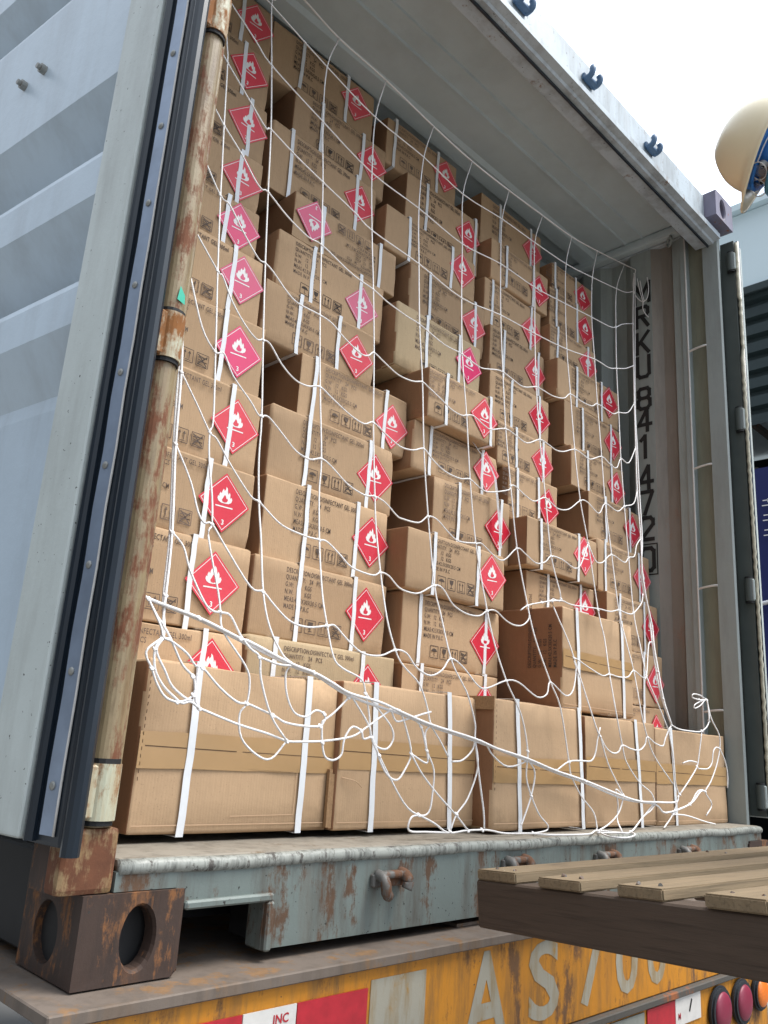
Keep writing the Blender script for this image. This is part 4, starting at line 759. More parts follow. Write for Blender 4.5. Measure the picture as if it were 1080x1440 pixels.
def ring_strap(x0,x1,w,d,h,seed,wd=.0125):
    """polypropylene band round the carton (front, top, back, bottom); x0 top / x1 bottom on the front"""
    rs=random.Random(seed); bm=bmesh.new(); e=.0024; pts=[]
    n=9
    for i in range(n+1):
        t=i/n; pts.append((x0+(x1-x0)*t+rs.uniform(-.0008,.0008)+.0014*math.sin(t*5+seed),-e-.0009*abs(math.sin(t*7+seed)),h+e-(h+2*e)*t))
    pts+= [(x1,-e+(d+2*e)*k/4,-e) for k in range(1,5)]
    pts+= [(x0,d+e,h+e)]+[(x0,d+e-(d+2*e)*k/4,h+e) for k in range(1,4)]
    N_=len(pts); A=[];Bq=[]
    for (x,y,z) in pts:
        A.append(bm.verts.new((x-wd/2,y,z))); Bq.append(bm.verts.new((x+wd/2,y,z)))
    for i in range(N_):
        j=(i+1)%N_; bm.faces.new((A[i],Bq[i],Bq[j],A[j]))
    r=bmesh.ops.extrude_face_region(bm,geom=list(bm.faces))
    vs=[v for v in r['geom'] if isinstance(v,bmesh.types.BMVert)]
    c=Vector((0,d/2,h/2))
    for v in vs:
        q=v.co-c; m=max(abs(q.y)/(d/2+e),abs(q.z)/(h/2+e)); 
        if abs(q.y)/(d/2+e)>abs(q.z)/(h/2+e)-.02: v.co.y+=-.0009 if q.y<0 else .0009
        if abs(q.z)/(h/2+e)>abs(q.y)/(d/2+e)-.02: v.co.z+=-.0009 if q.z<0 else .0009
    return bm
TXT=["DESCRIPTION:DISINFECTANT GEL 300ml","QUANTITY:   24   PCS","G.W:   12   KGS","N.W:   12   KGS","MEAS:42.5X30X20.5 CM","MADE IN P.R.C"]
def text_mesh():
    bm=bmesh.new(); z=0
    for i,l in enumerate(TXT):
        text_into(bm,l,FR(0,-i*.0175,0,.66,1.0),.0165,0,.00022,1.12,res=2)
    me=bpy.data.meshes.new('printed_text'); bm.to_mesh(me); bm.free(); me.materials.append(M['ink']); return me
def lineseg(bm,a,b,w,mi=0,y=0):
    a=Vector((a[0],y,a[1]));b=Vector((b[0],y,b[1]));d=(b-a).normalized();s=Vector((-d.z,0,d.x))*w/2
    face(bm,[a+s,b+s,b-s,a-s],mi)
def poly(bm,pts,y=0,mi=0): face(bm,[(x,y,z) for x,z in pts],mi)
def sym_mesh():
    bm=bmesh.new(); s=.029; lw=.0016
    for k in range(4):
        x=k*.0375
        for a,b in (((0,0),(s,0)),((s,0),(s,s)),((s,s),(0,s)),((0,s),(0,0))): lineseg(bm,(x+a[0],a[1]),(x+b[0],b[1]),lw)
        if k==0: # umbrella
            n=10; poly(bm,[(x+s/2+.0105*math.cos(math.pi*i/n),.0155+.0075*math.sin(math.pi*i/n)) for i in range(n+1)],-.0001)
            lineseg(bm,(x+s/2,.016),(x+s/2,.005),.0013); lineseg(bm,(x+s/2,.0055),(x+s/2+.004,.0055),.0013)
        if k==1: # glass
            poly(bm,[(x+.007,.025),(x+.022,.025),(x+.0205,.0165),(x+.0165,.0125),(x+.0125,.0125),(x+.0085,.0165)],-.0001)
            lineseg(bm,(x+s/2,.0125),(x+s/2,.006),.0018); poly(bm,[(x+.0095,.0045),(x+.0195,.0045),(x+.0195,.0062),(x+.0095,.0062)],-.0001)
        if k==2: # this way up
            for q in (.009,.020):
                lineseg(bm,(x+q,.006),(x+q,.020),.0018); poly(bm,[(x+q-.0035,.0185),(x+q+.0035,.0185),(x+q,.0255)],-.0001)
            lineseg(bm,(x+.005,.004),(x+.024,.004),.0014)
        if k==3: # keep off: dense hatch with a cross
            for q in range(5): lineseg(bm,(x+.003,.005+q*.0048),(x+.026,.004+q*.0048+.003*((q%2)*2-1)),.0018,y=-.0001)
            lineseg(bm,(x+.003,.003),(x+.026,.026),.0026,y=-.0002); lineseg(bm,(x+.003,.026),(x+.026,.003),.0026,y=-.0002)
    me=bpy.data.meshes.new('handling_symbols'); bm.to_mesh(me); bm.free(); me.materials.append(M['ink']); return me
FL=[(0,-.0),(.010,.001),(.0165,.006),(.0185,.0135),(.0165,.0205),(.0142,.0165),(.0125,.0200),(.0128,.0275),(.0102,.0330),(.0088,.0262),(.0062,.0315),(.0052,.0420),(.0015,.0470),(.0012,.0385),(-.0018,.0335),(-.0045,.0395),(-.0075,.0315),(-.0080,.0245),(-.0112,.0295),(-.0140,.0215),(-.0138,.0160),(-.0165,.0185),(-.0178,.0110),(-.0150,.0045),(-.0085,.0005)]
FI=[(0,.0015),(.0055,.0035),(.0078,.0085),(.0062,.0145),(.0042,.0120),(.0022,.0190),(-.0008,.0225),(-.0022,.0165),(-.0048,.0120),(-.0068,.0080),(-.0050,.0030)]
def label_mesh(mat,key):
    """diamond class label: border line, flame over a bar, figure 3 in the bottom corner"""
    bm=bmesh.new(); h=.0700
    def dia(k,y,mi): poly(bm,[(0,-k),(k,0),(0,k),(-k,0)],y,mi)
    bmq=[(0,-h),(h,0),(0,h),(-h,0)]
    # thin solid label
    a=[bm.verts.new((x,0,z)) for x,z in bmq]; b=[bm.verts.new((x,-.0006,z)) for x,z in bmq]
    bm.faces.new(b).material_index=0
    for i in range(4): bm.faces.new((a[i],a[(i+1)%4],b[(i+1)%4],b[i])).material_index=0
    k0,k1=.0645,.0625; o=[(0,-k0),(k0,0),(0,k0),(-k0,0)]; n=[(0,-k1),(k1,0),(0,k1),(-k1,0)]
    for i in range(4):
        j=(i+1)%4; poly(bm,[o[i],o[j],n[j],n[i]],-.0009,1)
    vs=[bm.verts.new((x*1.12,-.0010,z*.86-.002)) for x,z in FL]; f=bm.faces.new(vs); f.material_index=1
    vs=[bm.verts.new((x*1.12,-.0013,z*.86-.001)) for x,z in FI]; f=bm.faces.new(vs); f.material_index=0
    poly(bm,[(-.0235,-.0085),(.0235,-.0085),(.0235,-.0115),(-.0235,-.0115)],-.0010,1)
    bmesh.ops.triangulate(bm,faces=[f for f in bm.faces if len(f.verts)>5])
    text_into(bm,'3',FR(-.0045,-.0515,-.0010,1,1),.0165,1,.0004)
    me=bpy.data.meshes.new('hazard_label'); bm.to_mesh(me); bm.free(); me.materials.append(mat); me.materials.append(M['label_white']); return me
ME_T=text_mesh(); ME_S=sym_mesh(); ME_R=label_mesh(M['label_red'],0); ME_P=label_mesh(M['label_pink'],1)
PINK={'1e','1f','1g','2g','2h','3g'}; PALE={'3g','2a'}
ORD=['bottom','second','third','fourth','fifth','sixth','seventh','eighth','ninth','tenth','topmost']
COLN={'1':'leftmost','2':'second','3':'middle','4':'fourth','5':'rightmost'}
SEQ={'1':'abcdefghijk','2':'abcdefghijk','3':'abcdefghijk','4':'ihgfedcab','5':'abcdefghijk'}
CNUM=['lowest visible','second from bottom','third from bottom','fourth from bottom','fifth from bottom','sixth from bottom','seventh from bottom','fourth from top','third from top','second from top','topmost']
CN9=['lowest visible','second from bottom','third from bottom','fourth from bottom','fifth from bottom','fourth from top','third from top','second from top','topmost']
SPECIAL={'2h':'carton stacked upside down, its pink diamond inverted, in the second column',
 '3f':'carton jutting forward from the middle column above a dark gap, with red hazard diamond',
 '3e':'carton with a broken white strap hanging over its red diamond',
 '3g':'pale carton with pink hazard diamond jutting out of the middle column',
 '4a':'carton jutting out near the top of the fourth column, its underside and straps showing',
 '4h':'wide carton jutting over the tipped brown carton in the fourth column, red diamond'}
D0=.29
def carton(n,v):
    x0,x1,z0,z1,y=v[:5]; w,h=x1-x0,z1-z0; cx=(x0+x1)/2
    seq=SEQ[n[0]]; i=seq.index(n[1]); cn=(CNUM if len(seq)==11 else CN9)[i]
    tone='pink' if n in PINK else 'red'
    lab=SPECIAL.get(n) or 'carton with %s hazard diamond, %s in the %s column'%(tone,cn,COLN[n[0]])
    t=thing('carton',lab,'box',(cx,y,z0),'cartons of disinfectant gel stacked in columns')
    rs=random.Random(sum(map(ord,n))*13)
    t.rotation_euler=(0,0,R(rs.uniform(-1.1,1.1)))
    d=D0+rs.uniform(-.004,.004)
    o=obj('carton_body',carton_body(w,d,h,hash_(n)),[M['card_pale'] if n in PALE else M['card'],M['card_end_shaded']],t,True)
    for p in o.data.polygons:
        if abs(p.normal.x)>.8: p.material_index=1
    dx,dz=v[5][0]-cx,v[5][1]-z0
    dz=min(max(dz,.45*h),.60*h) if n not in('4i',) else dz
    k=min(1,(h-.012)/.14)
    up=(n=='2h')
    dx=min(max(dx,-w/2+.075),w/2-.065)
    shared('hazard_label',ME_P if n in PINK else ME_R,t,(dx,-.0025,dz),(0,R(rs.uniform(-4,4))+(math.pi if up else 0),0),(k,1,k))
    if up:
        shared('printed_text',ME_T,t,(dx+.255,-.0025,h*.17),(0,math.pi,0),(1,1,h/.19)); shared('handling_symbols',ME_S,t,(dx+.235,-.0025,h*.86),(0,math.pi,0))
    else:
        shared('printed_text',ME_T,t,(dx-.268,-.0024,h*.86),(0,0,0),(1,1,h/.19)); shared('handling_symbols',ME_S,t,(dx-.238,-.0024,h*.13),(0,0,0),(1.12,1,1.12))
    ss=list(v[6])
    if n[0]=='1': ss=[ss[0],ss[0]-.20]
    if n=='2h': ss=[ss[0],ss[0]+.24]
    if n=='5a': ss=[ss[0],ss[0]-.2]
    for q,s in enumerate(ss):
        sx=min(max(s-cx,-w/2+.02),w/2-.02)
        obj('strap',ring_strap(sx+rs.uniform(-.003,.003),sx+rs.uniform(-.003,.003),w,d,h,q+sum(map(ord,n))),M['strap'],t)
    return t
def hash_(s): return sum(ord(c)*(i*7+3) for i,c in enumerate(s))
for n,v in BOX.items():
    if n[0] in '12345': T_=carton(n,v)
    if n=='3e':
        cx,z0,y=(v[0]+v[1])/2,v[2],v[4]
        bm=bmesh.new(); P=[(x-cx,yy-y,z-z0) for x,yy,z in LOOSE]
        for s in (0,1):
            pass
        A=[bm.verts.new((x-.0065,yy,z+.002)) for x,yy,z in P]; B_=[bm.verts.new((x+.0065,yy,z-.002)) for x,yy,z in P]
        for i in range(len(P)-1): bm.faces.new((A[i],A[i+1],B_[i+1],B_[i]))
        bmesh.ops.solidify(bm,geom=list(bm.faces),thickness=.0008)
        o=obj('broken_strap',bm,M['strap'],T_); o['label']='torn white strap end hanging loose'
# cartons tipped on their sides along the sill, and the one standing on them
FLAB={'F1':'large plain taped carton at the left end of the sill row beside the rusty post',
'F2':'plain taped carton second from left in the sill row, net draped across it',
'F3':'plain taped carton in the middle of the sill row, its dark left side showing',
'F4':'plain taped carton second from right in the sill row, beneath the upright carton',
'F5':'plain taped carton at the right end of the sill row, beside the grey post',
'T':'carton tipped upright on the sill row, printing sideways on its dark brown left side'}
for n in ('F1','F2','F3','F4','F5','T'):
    v=BOX[n]; x0,x1,z0,z1,y=v[:5]; w,h=x1-x0,z1-z0; cx=(x0+x1)/2
    d={'F1':.185,'F2':.19,'F3':.235,'F4':.21,'F5':.165,'T':.44}[n]
    t=thing('carton',FLAB[n],'box',(cx,y,z0),'cartons tipped on their sides')
    t.rotation_euler=(0,0,R({'F1':.4,'F2':-.3,'F3':.2,'F4':-.3,'F5':.2,'T':0}[n]))
    o=obj('carton_body',carton_body(w,d,h,hash_(n),.0055,.005),[M['card'] ,M['card_brown_shade']],t,True)
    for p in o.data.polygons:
        if p.normal.x<-.8: p.material_index=1  # left side only: T's brown print, painted side shade on the sill row
    # bottom flaps: brown tape band over the joint
    zc=h*{'F1':.475,'F2':.50,'F3':.455,'F4':.52,'F5':.53,'T':.49}[n]; tw=.030 if n!='T' else .026
    bm=bmesh.new(); nn=12; rs=random.Random(hash_(n))
    a=[];b=[]
    for i in range(nn+1):
        x=-w/2+.001+(w-.002)*i/nn; e=rs.uniform(-.0008,.0008); a.append(bm.verts.new((x,-.0023,zc-tw+e))); b.append(bm.verts.new((x,-.0023,zc+tw+e)))
    for i in range(nn): bm.faces.new((a[i],a[i+1],b[i+1],b[i]))
    obj('packing_tape',bm,M['tape'],t,smooth='keep')
    bm=bmesh.new(); lineseg(bm,(-w/2+.012,zc+.006),(-w*.05,zc+.003),.0016,0,-.0027); lineseg(bm,(-w*.02,zc+.003),(w/2-.01,zc),.0012,0,-.0027)
    if n=='F4': lineseg(bm,(w*.485,h*.05),(w*.485,h*.52),.004,0,-.0028)
    if n in('F1','F3'): 
        for q in range(16): lineseg(bm,(-w/2+.0065,h*(.30+q*.042)),(-w/2+.0065+rs.uniform(-.001,.001),h*(.30+q*.042)+.006),.0016,0,-.0023)
    obj('flap_joint',bm,M['slit'],t,smooth='keep')
    bm=bmesh.new()
    if n=='F1': lineseg(bm,(-w*.05,h*.10),(w*.28,h*.105),.0016,0,-.0023); lineseg(bm,(w*.28,h*.105),(w*.285,h*.40),.0013,0,-.0023); lineseg(bm,(w*.02,h*.38),(w*.27,h*.37),.0012,0,-.0023)
    lineseg(bm,(-w/2+.006,h*.055),(w/2-.006,h*.05),.0018,0,-.0023)
    obj('crease_line',bm,M['crease'],t,smooth='keep')
    if n=='T':
        shared('printed_text',ME_T,t,(-w/2-.0028,.155,.045),(0,-math.pi/2,math.pi/2) if False else (0,0,0))
        tt=t.children[-1]; tt.matrix_local=Matrix.Translation((-w/2-.0028,.098,.030))@Matrix(((0,0,0,0),(0,0,0,0),(0,0,0,0),(0,0,0,1))) if False else tt.matrix_local
        # text runs up the left side: text x -> +z, text up (z) -> +y (deeper), facing -x
        mm=Matrix(((0,1,0,-w/2-.0028),(0,0,1,.30),(1,0,0,.015),(0,0,0,1)))
        tt.matrix_local=mm
        shared('handling_symbols',ME_S,t); t.children[-1].matrix_local=Matrix(((0,1,0,-w/2-.0028),(0,0,1,.105),(1,0,0,.115),(0,0,0,1)))
    for q,(a_,b_) in enumerate(v[5]):
        obj('strap',ring_strap(a_-cx,b_-cx,w,d,h,q+5,.0145),M['strap'],t)
    if n=='F1':
        bm=bmesh.new(); box(bm,(w/2-.020,-.012,.006),(w/2-.012,-.0045,h*.40),0); box(bm,(w/2-.011,-.010,.004),(w/2-.004,-.0045,h*.37),0); o=obj('torn_flap',bm,[M['flute']],t)
    if n=='F3':
        bm=bmesh.new(); box(bm,(-w/2-.004,-.001,h-.028),(-w/2+.0,.18,h+.003),0); obj('torn_flap',bm,[M['flute']],t)
    if n=='F2':
        bm=bmesh.new(); tube(bm,[(-w/2+.01,-.004,h*.345),(-w/2+.04,-.012,h*.325),(-w/2+.062,-.010,h*.285)],.0012,5); obj('paper_sliver',bm,M['crease'],t)
# ================================================================ net
bm=bmesh.new()
kn={}
for k,pl in NET.items():
    P=[Vector(p) for p in pl]
    r=.00195
    if k in('V0','V0b','V12','V12b'): r=.0025
    if k in('TOP','R0a','R0b'): r=.0028
    if k[0] in 'BQL' and k!='Bb': r=.0021
    tube(bm,P,r,6,0,4)
net=thing('cargo_net','white knotted cord net hung from roof to sill in front of the stacked cartons','net',(1.2,.04,.168))
def netobj(name,bm,smooth=True):
    bmesh.ops.translate(bm,vec=(-1.2,-.04,-.168),verts=bm.verts); return obj(name,bm,M['rope'],net,smooth)
# knots where strands share a point
pts=[(k,Vector(p)) for k,pl in NET.items() for p in pl]
seen=[]; rs=random.Random(3)
for i,(k,p) in enumerate(pts):
    hit=any(k2!=k and (q-p).length<.012 for k2,q in pts)
    if hit and not any((s-p).length<.02 for s in seen):
        seen.append(p)
        for e in range(2):
            a=[p+Vector((math.cos(t)*.0034,math.sin(t*1.0)*.0026,math.sin(t)*.0034*(1 if e else .5))) for t in [rs.uniform(0,1)+j*1.05 for j in range(7)]]
            tube(bm,a,.0016,5,0,2)
        sph(bm,p,.0030,sub=1)
netobj('net_mesh',bm)
# ================================================================ trailer chassis under the container
YF=-.055
tr=thing('trailer_chassis','yellow container trailer tail with faded white letters, red reflective tape and round lamps','trailer',(1.2,YF,-1.38))
def tob(name,bm,mats,smooth=False,par=None):
    bmesh.ops.translate(bm,vec=(-1.2,-YF,1.38),verts=bm.verts); return obj(name,bm,mats,par or tr,smooth)
bm=bmesh.new(); box(bm,(-.058,YF-.012,-.020),(2.50,.42,-.003),bev=.002)
tob('top_plate',bm,M['chtop'])
bm=bmesh.new(); box(bm,(.83,.02,-.002),(.99,.10,.004)); tob('packing_plate',bm,M['chtop'])
bm=bmesh.new(); box(bm,(-.03,YF,-.206),(2.47,.02,-.0205),bev=.003); tob('rear_beam',bm,M['yellow'])
bm=bmesh.new(); box(bm,(-.04,YF-.016,-.222),(2.48,.03,-.2065),bev=.002); tob('beam_ledge',bm,M['chdark'])
bm=bmesh.new(); box(bm,(-.03,YF-.006,-.42),(2.47,.02,-.2225),bev=.004); tob('bumper',bm,M['yellow'])
bm=bmesh.new(); 
for x in (.62,1.70): box(bm,(x,.021,-.42),(x+.12,7.2,-.0205),bev=.006)
for y in (.8,2.6,4.4,6.2): box(bm,(.741,y,-.30),(1.699,y+.1,-.12))
tob('frame_rail',bm,M['chdark'])
for y in (2.3,3.6):
    bm=bmesh.new(); cyl(bm,(.25,y,-.88),(2.19,y,-.88),.06,16); box(bm,(.66,y-.3,-.80),(.74,y+.3,-.4205)); box(bm,(1.70,y-.3,-.80),(1.78,y+.3,-.4205)); tob('axle',bm,M['chdark'])
    for x in (.16,2.0):
        wn=node('wheel',tr); 
        bm=bmesh.new(); cyl(bm,(x,y,-.88),(x+.28,y,-.88),.50,40); 
        bmesh.ops.bevel(bm,geom=[e for e in bm.edges if len(e.link_faces)==2 and e.calc_face_angle(0)>1],offset=.04,segments=3,affect='EDGES'); tob('tyre',bm,M['lamprubber'],False,wn)
        bm=bmesh.new(); cyl(bm,(x-.01,y,-.88),(x+.29,y,-.88),.27,28); tob('rim',bm,M['chdark'],False,wn)
YL=YF-.0008
# lettering: a worn white block, then A S 7 0 0
def letter(ch,x0,x1,z0,z1,name='painted_letter'):
    me=glyph_mesh(ch,1.0,3,.02); xs=[v.co.x for v in me.vertices]; ys=[v.co.y for v in me.vertices]
    sx=(x1-x0)/(max(xs)-min(xs)); sz=(z1-z0)/(max(ys)-min(ys))
    bm=bmesh.new(); text_into(bm,ch,FR(x0-sx*min(xs),z0-sz*min(ys),YL,sx,sz),1.0,0,.02); return tob(name,bm,M['letter'])
letter('A',.762,.908,-.196,-.030); letter('S',.975,1.088,-.182,-.032); letter('7',1.165,1.275,-.182,-.032); letter('0',1.325,1.43,-.182,-.034); letter('0',1.475,1.575,-.182,-.034)
bm=bmesh.new(); box(bm,(.515,YL-.0005,-.200),(.655,YF-.0005,-.040)); tob('painted_letter',bm,M['letter'])
bm=bmesh.new()
# reflective tape
def tp(x0,x1,z0,z1,mat,y=YF-.0035): 
    bm=bmesh.new(); box(bm,(x0,y,z0),(x1,y+.0022,z1)); return tob('reflective_tape',bm,M[mat])
bm.free()
tp(.0,.247,-.106,-.050,'refred'); o=tp(.249,.351,-.106,-.050,'refwhite'); tp(.353,.506,-.106,-.050,'refred')
bm=bmesh.new(); text_into(bm,'JNC',FR(.305,-.072,YF-.0042,1,1),.018,0,.0004); tob('tape_marking',bm,M['refred'])
Yb=YF-.0095
tp(1.0,1.14,-.290,-.232,'refred',Yb); tp(1.142,1.285,-.290,-.230,'refgrey',Yb); tp(1.287,1.44,-.290,-.228,'refgrey',Yb); tp(1.455,1.598,-.288,-.226,'refred',Yb); tp(1.60,1.742,-.286,-.2235,'refwhite',Yb)
bm=bmesh.new(); text_into(bm,'M',FR(1.612,-.272,YF-.0102,1,1),.020,0,.0004); tob('tape_marking',bm,M['refred'])
bm=bmesh.new(); lineseg(bm,(1.675,-.262),(1.690,-.235),.007,0,YF-.0102); tob('tape_marking',bm,M['dark'],smooth='keep')
for x,r,mt in ((1.845,.062,'lampred'),(1.988,.060,'lampred'),(2.118,.050,'lamporange')):
    ln=node('tail_lamp',tr); zc=-.285 if mt=='lampred' else -.278
    bm=bmesh.new(); cyl(bm,(x,YF-.024,zc),(x,YF-.006,zc),r,32,0,r*.96)
    bmesh.ops.bevel(bm,geom=[e for e in bm.edges if e.calc_face_angle(0)>1],offset=.006,segments=2,affect='EDGES'); tob('lamp_housing',bm,M['lamprubber'],False,ln)
    bm=bmesh.new(); sph(bm,Vector((x,YF-.024,zc)),r*.76,sub=3,scale=(1,.28,1)); tob('lamp_lens',bm,M[mt],True,ln)
bm=bmesh.new(); box(bm,(2.19,YF-.008,-.41),(2.46,YF-.0062,-.235)); tob('number_plate',bm,M['whpanel'])
# ================================================================ pallet
PS=-Vector((0.216897,0.972481,-0.085067)); PB=Vector((0.976030,-0.214438,0.037160)); PN=Vector((-0.017896,0.091088,0.995682)); PO=Vector((0.600683,-0.206351,0.151561))   # PS along the stringers towards the camera side, PB along the boards
PMt=Matrix(((PS.x,PB.x,PN.x,PO.x),(PS.y,PB.y,PN.y,PO.y),(PS.z,PB.z,PN.z,PO.z),(0,0,0,1)))
pal=thing('wooden_pallet','weathered wooden pallet raised in front of the trailer tail at lower right','pallet',PO)
def pob(name,bm,mat,rot=Matrix.Identity(4)):
    o=obj(name,bm,mat,None); o.parent=pal; o.matrix_local=Matrix.Translation(-PO)@PMt@rot; return o
offs=[0,.154,.307,.455,.605,.757,.905,1.055]
for i,s in enumerate(offs):
    bm=bmesh.new(); rs=random.Random(i)
    box(bm,(0,0,0),(1,1,1)); wd=[.097,.090,.080,.088,.092,.09,.085,.09][i]; ex=rs.uniform(-.004,.004)
    for v in bm.verts: v.co=Vector((s+v.co.x*wd,-.003+ex+v.co.y*1.2,-.0165+v.co.z*[.0165,.0150,.0160,.0172,.015,.016,.017,.016][i]))
    bmesh.ops.bevel(bm,geom=list(bm.edges),offset=.0022,segments=2,affect='EDGES')
    # object axis: grain along x -> use swapped local frame
    for bb in (.025,.585,1.145):
        for ss in (.25,.72): cyl(bm,(s+wd*ss+rs.uniform(-.006,.006),bb+rs.uniform(-.01,.01),-.002),(s+wd*ss,bb,.0006),.0032,8,1)
    rot=Matrix.Rotation(R(90),4,'Z'); bmesh.ops.transform(bm,matrix=rot.inverted(),verts=bm.verts)
    pob('deck_board',bm,[M['pal_top'],M['keeper']],rot)
for b in (0.0,.56,1.12):
    bm=bmesh.new(); box(bm,(-.004,b,-.090),(1.15,b+.05,-.0170),bev=.003); pob('stringer',bm,M['pal_side'])
# ================================================================ person leaning in from the right
PX=.001
def img(dx,dy,df): return (CAM_X*dx+CAM_D*dy+CAM_F*df)
hc=CAM_C+(CAM_X*(1080-540)+CAM_D*(203-720))/1157.906*2.23+CAM_F*2.23      # centre of the helmet rim
U=img(-.845*.88,-.53*.88,.46).normalized(); F=img(-.53,.845,-.05); F=(F-U*F.dot(U)).normalized(); S_=F.cross(U).normalized()
HM=Matrix(((F.x,S_.x,U.x,hc.x),(F.y,S_.y,U.y,hc.y),(F.z,S_.z,U.z,hc.z),(0,0,0,1)))   # local: x forward, y side, z up
per=thing('person','person in a pale yellow hard hat, goggles and blue mask leaning in from the right','person',(1.50,-1.13,.27))
def hob(name,bm,mat,smooth=True,par=None,world=False):
    if not world: bmesh.ops.transform(bm,matrix=HM,verts=bm.verts)
    bmesh.ops.translate(bm,vec=-Vector((1.50,-1.13,.27)),verts=bm.verts); return obj(name,bm,mat,par or per,smooth)
# helmet: dome of rotation with ridge, rim, peak
hn=node('hard_hat',per)
bm=bmesh.new(); rows=14; cols=40; rings=[]
for j in range(rows+1):
    a=j/rows*math.pi/2; rr=math.cos(a); zz=math.sin(a)
    ring=[]
    for i in range(cols):
        t=2*math.pi*i/cols; k=1+.035*math.exp(-((math.sin(t))/.16)**2)*zz
        ring.append(bm.verts.new((rr*.137*math.cos(t)*k,rr*.112*math.sin(t)*k,zz*.128*k)))
    rings.append(ring)
for j in range(rows):
    for i in range(cols): bm.faces.new((rings[j][i],rings[j][(i+1)%cols],rings[j+1][(i+1)%cols],rings[j+1][i]))
# rim flare and peak
def rimr(t):
    c=math.cos(t); pk=max(0,c)**2.2
    return .137*math.cos(t)*(1.06+.40*pk),.112*math.sin(t)*1.07,-.010-.026*pk
out=[bm.verts.new(rimr(2*math.pi*i/cols)) for i in range(cols)]
for i in range(cols): bm.faces.new((rings[0][i],rings[0][(i+1)%cols],out[(i+1)%cols],out[i]))
bmesh.ops.remove_doubles(bm,verts=bm.verts,dist=.0005)
bmesh.ops.recalc_face_normals(bm,faces=bm.faces)
bmesh.ops.solidify(bm,geom=list(bm.faces),thickness=.0028)
hob('shell',bm,M['helmet'],True,hn)
bm=bmesh.new(); P=[Vector(rimr(2*math.pi*i/40)) for i in range(41)]; tube(bm,P,.0032,8,0,1); hob('rim_bead',bm,M['helmet'],True,hn)
bm=bmesh.new()
for j in range(9):
    pass
P=[(.120*math.cos(t),.098*math.sin(t),-.012) for t in [2*math.pi*i/32 for i in range(33)]]
for dz in (0,.008,.016,-.008): tube(bm,[(x,y,z+dz) for x,y,z in P],.0055,8,0,1)
hob('headband',bm,M['helmetblue'],True,hn)
bm=bmesh.new(); tube(bm,[(.02,.100,-.01),(.045,.085,-.07),(.06,.05,-.135),(.062,0,-.150),(.06,-.05,-.135),(.045,-.085,-.07),(.02,-.100,-.01)],.0038,8); hob('chin_strap',bm,M['helmetblue'],True,hn)
# head and body as one continuous skin surface
HM0=HM.copy(); HM1=HM@Matrix.Translation((.004,0,.030))@Matrix.Scale(1.06,4)
def w2(p): return HM1@Vector(p)
headc=w2((.0,0,-.055)); neck=w2((-.045,0,-.150)); 
hips=Vector((1.50,-1.05,1.14)); chest=Vector((1.39,-.83,1.47)); neckb=Vector((1.285,-.715,1.60))
neck=neckb.lerp(w2((-.03,0,-.11)),.55)
side=Vector((.83,.42,0)).normalized(); side=Vector((hips-chest).cross(Vector((0,0,1)))).normalized()
sk_v=[]; sk_e=[]; sk_r=[]
def sv(p,r,par=None):
    sk_v.append(Vector(p)); sk_r.append(r); i=len(sk_v)-1
    if par is not None: sk_e.append((par,i))
    return i
pv=sv(hips,.135); wa=sv(hips.lerp(chest,.45),.125,pv); chs=sv(chest,.150,wa); nb=sv(neckb,.075,chs); nk=sv(neck,.055,nb); hd_=sv(w2((-.012,0,-.075)),.072,nk); hd2=sv(w2((-.008,0,-.02)),.084,hd_); hd3=sv(w2((-.008,0,.045)),.070,hd2)
jaw=sv(w2((.035,0,-.125)),.042,hd_)
HANDS=[];FEET=[]
for s in (-1,1):
    sh=sv(chest.lerp(neckb,.55)+side*s*.165,.062,chs); el=sv(Vector(sk_v[sh])+Vector((.02,-.02,-.29))+side*s*.05,.042,sh); wr=sv(Vector(sk_v[el])+Vector((-.02,.14,-.20)),.028,el)
    HANDS.append((Vector(sk_v[el]),Vector(sk_v[wr])))
    hp=sv(hips+side*s*.10+Vector((0,0,-.06)),.098,pv); kn_=sv(Vector((1.47,-1.10,.72))+side*s*.12,.062,hp); an=sv(Vector((1.50,-1.13,.34))+side*s*.13,.042,kn_)
    FEET.append(Vector(sk_v[an]))
me=bpy.data.meshes.new('body'); me.from_pydata([v-Vector((1.50,-1.13,.27)) for v in sk_v],sk_e,[])
bo=bpy.data.objects.new('body',me); COL.objects.link(bo); bo.parent=per
sm=bo.modifiers.new('skin','SKIN'); sm.use_smooth_shade=True
for i,r in enumerate(sk_r):
    q=me.skin_vertices[0].data[i]; q.radius=(r,r*(.82 if i in(0,1,2) else 1)); q.use_root=(i==0)
ss=bo.modifiers.new('sub','SUBSURF'); ss.levels=2; ss.render_levels=2
bpy.context.view_layer.update()
bme=bpy.data.meshes.new_from_object(bo.evaluated_get(bpy.context.evaluated_depsgraph_get()))
bo.modifiers.clear(); bo.data=bme; bme.name='body'
for m_ in (M['skin'],M['shirt'],M['trousers']): bme.materials.append(m_)
org=Vector((1.50,-1.13,.27)); nd=(neck-chest).normalized()
for p in bme.polygons:
    c=p.center+org; p.use_smooth=True
    if c.z<hips.z-.02: p.material_index=2
    elif (c-neckb).dot(nd)<.015: p.material_index=1
    else: p.material_index=0
    for el_,wr_ in HANDS:
        if (c-wr_).length<.05: p.material_index=0
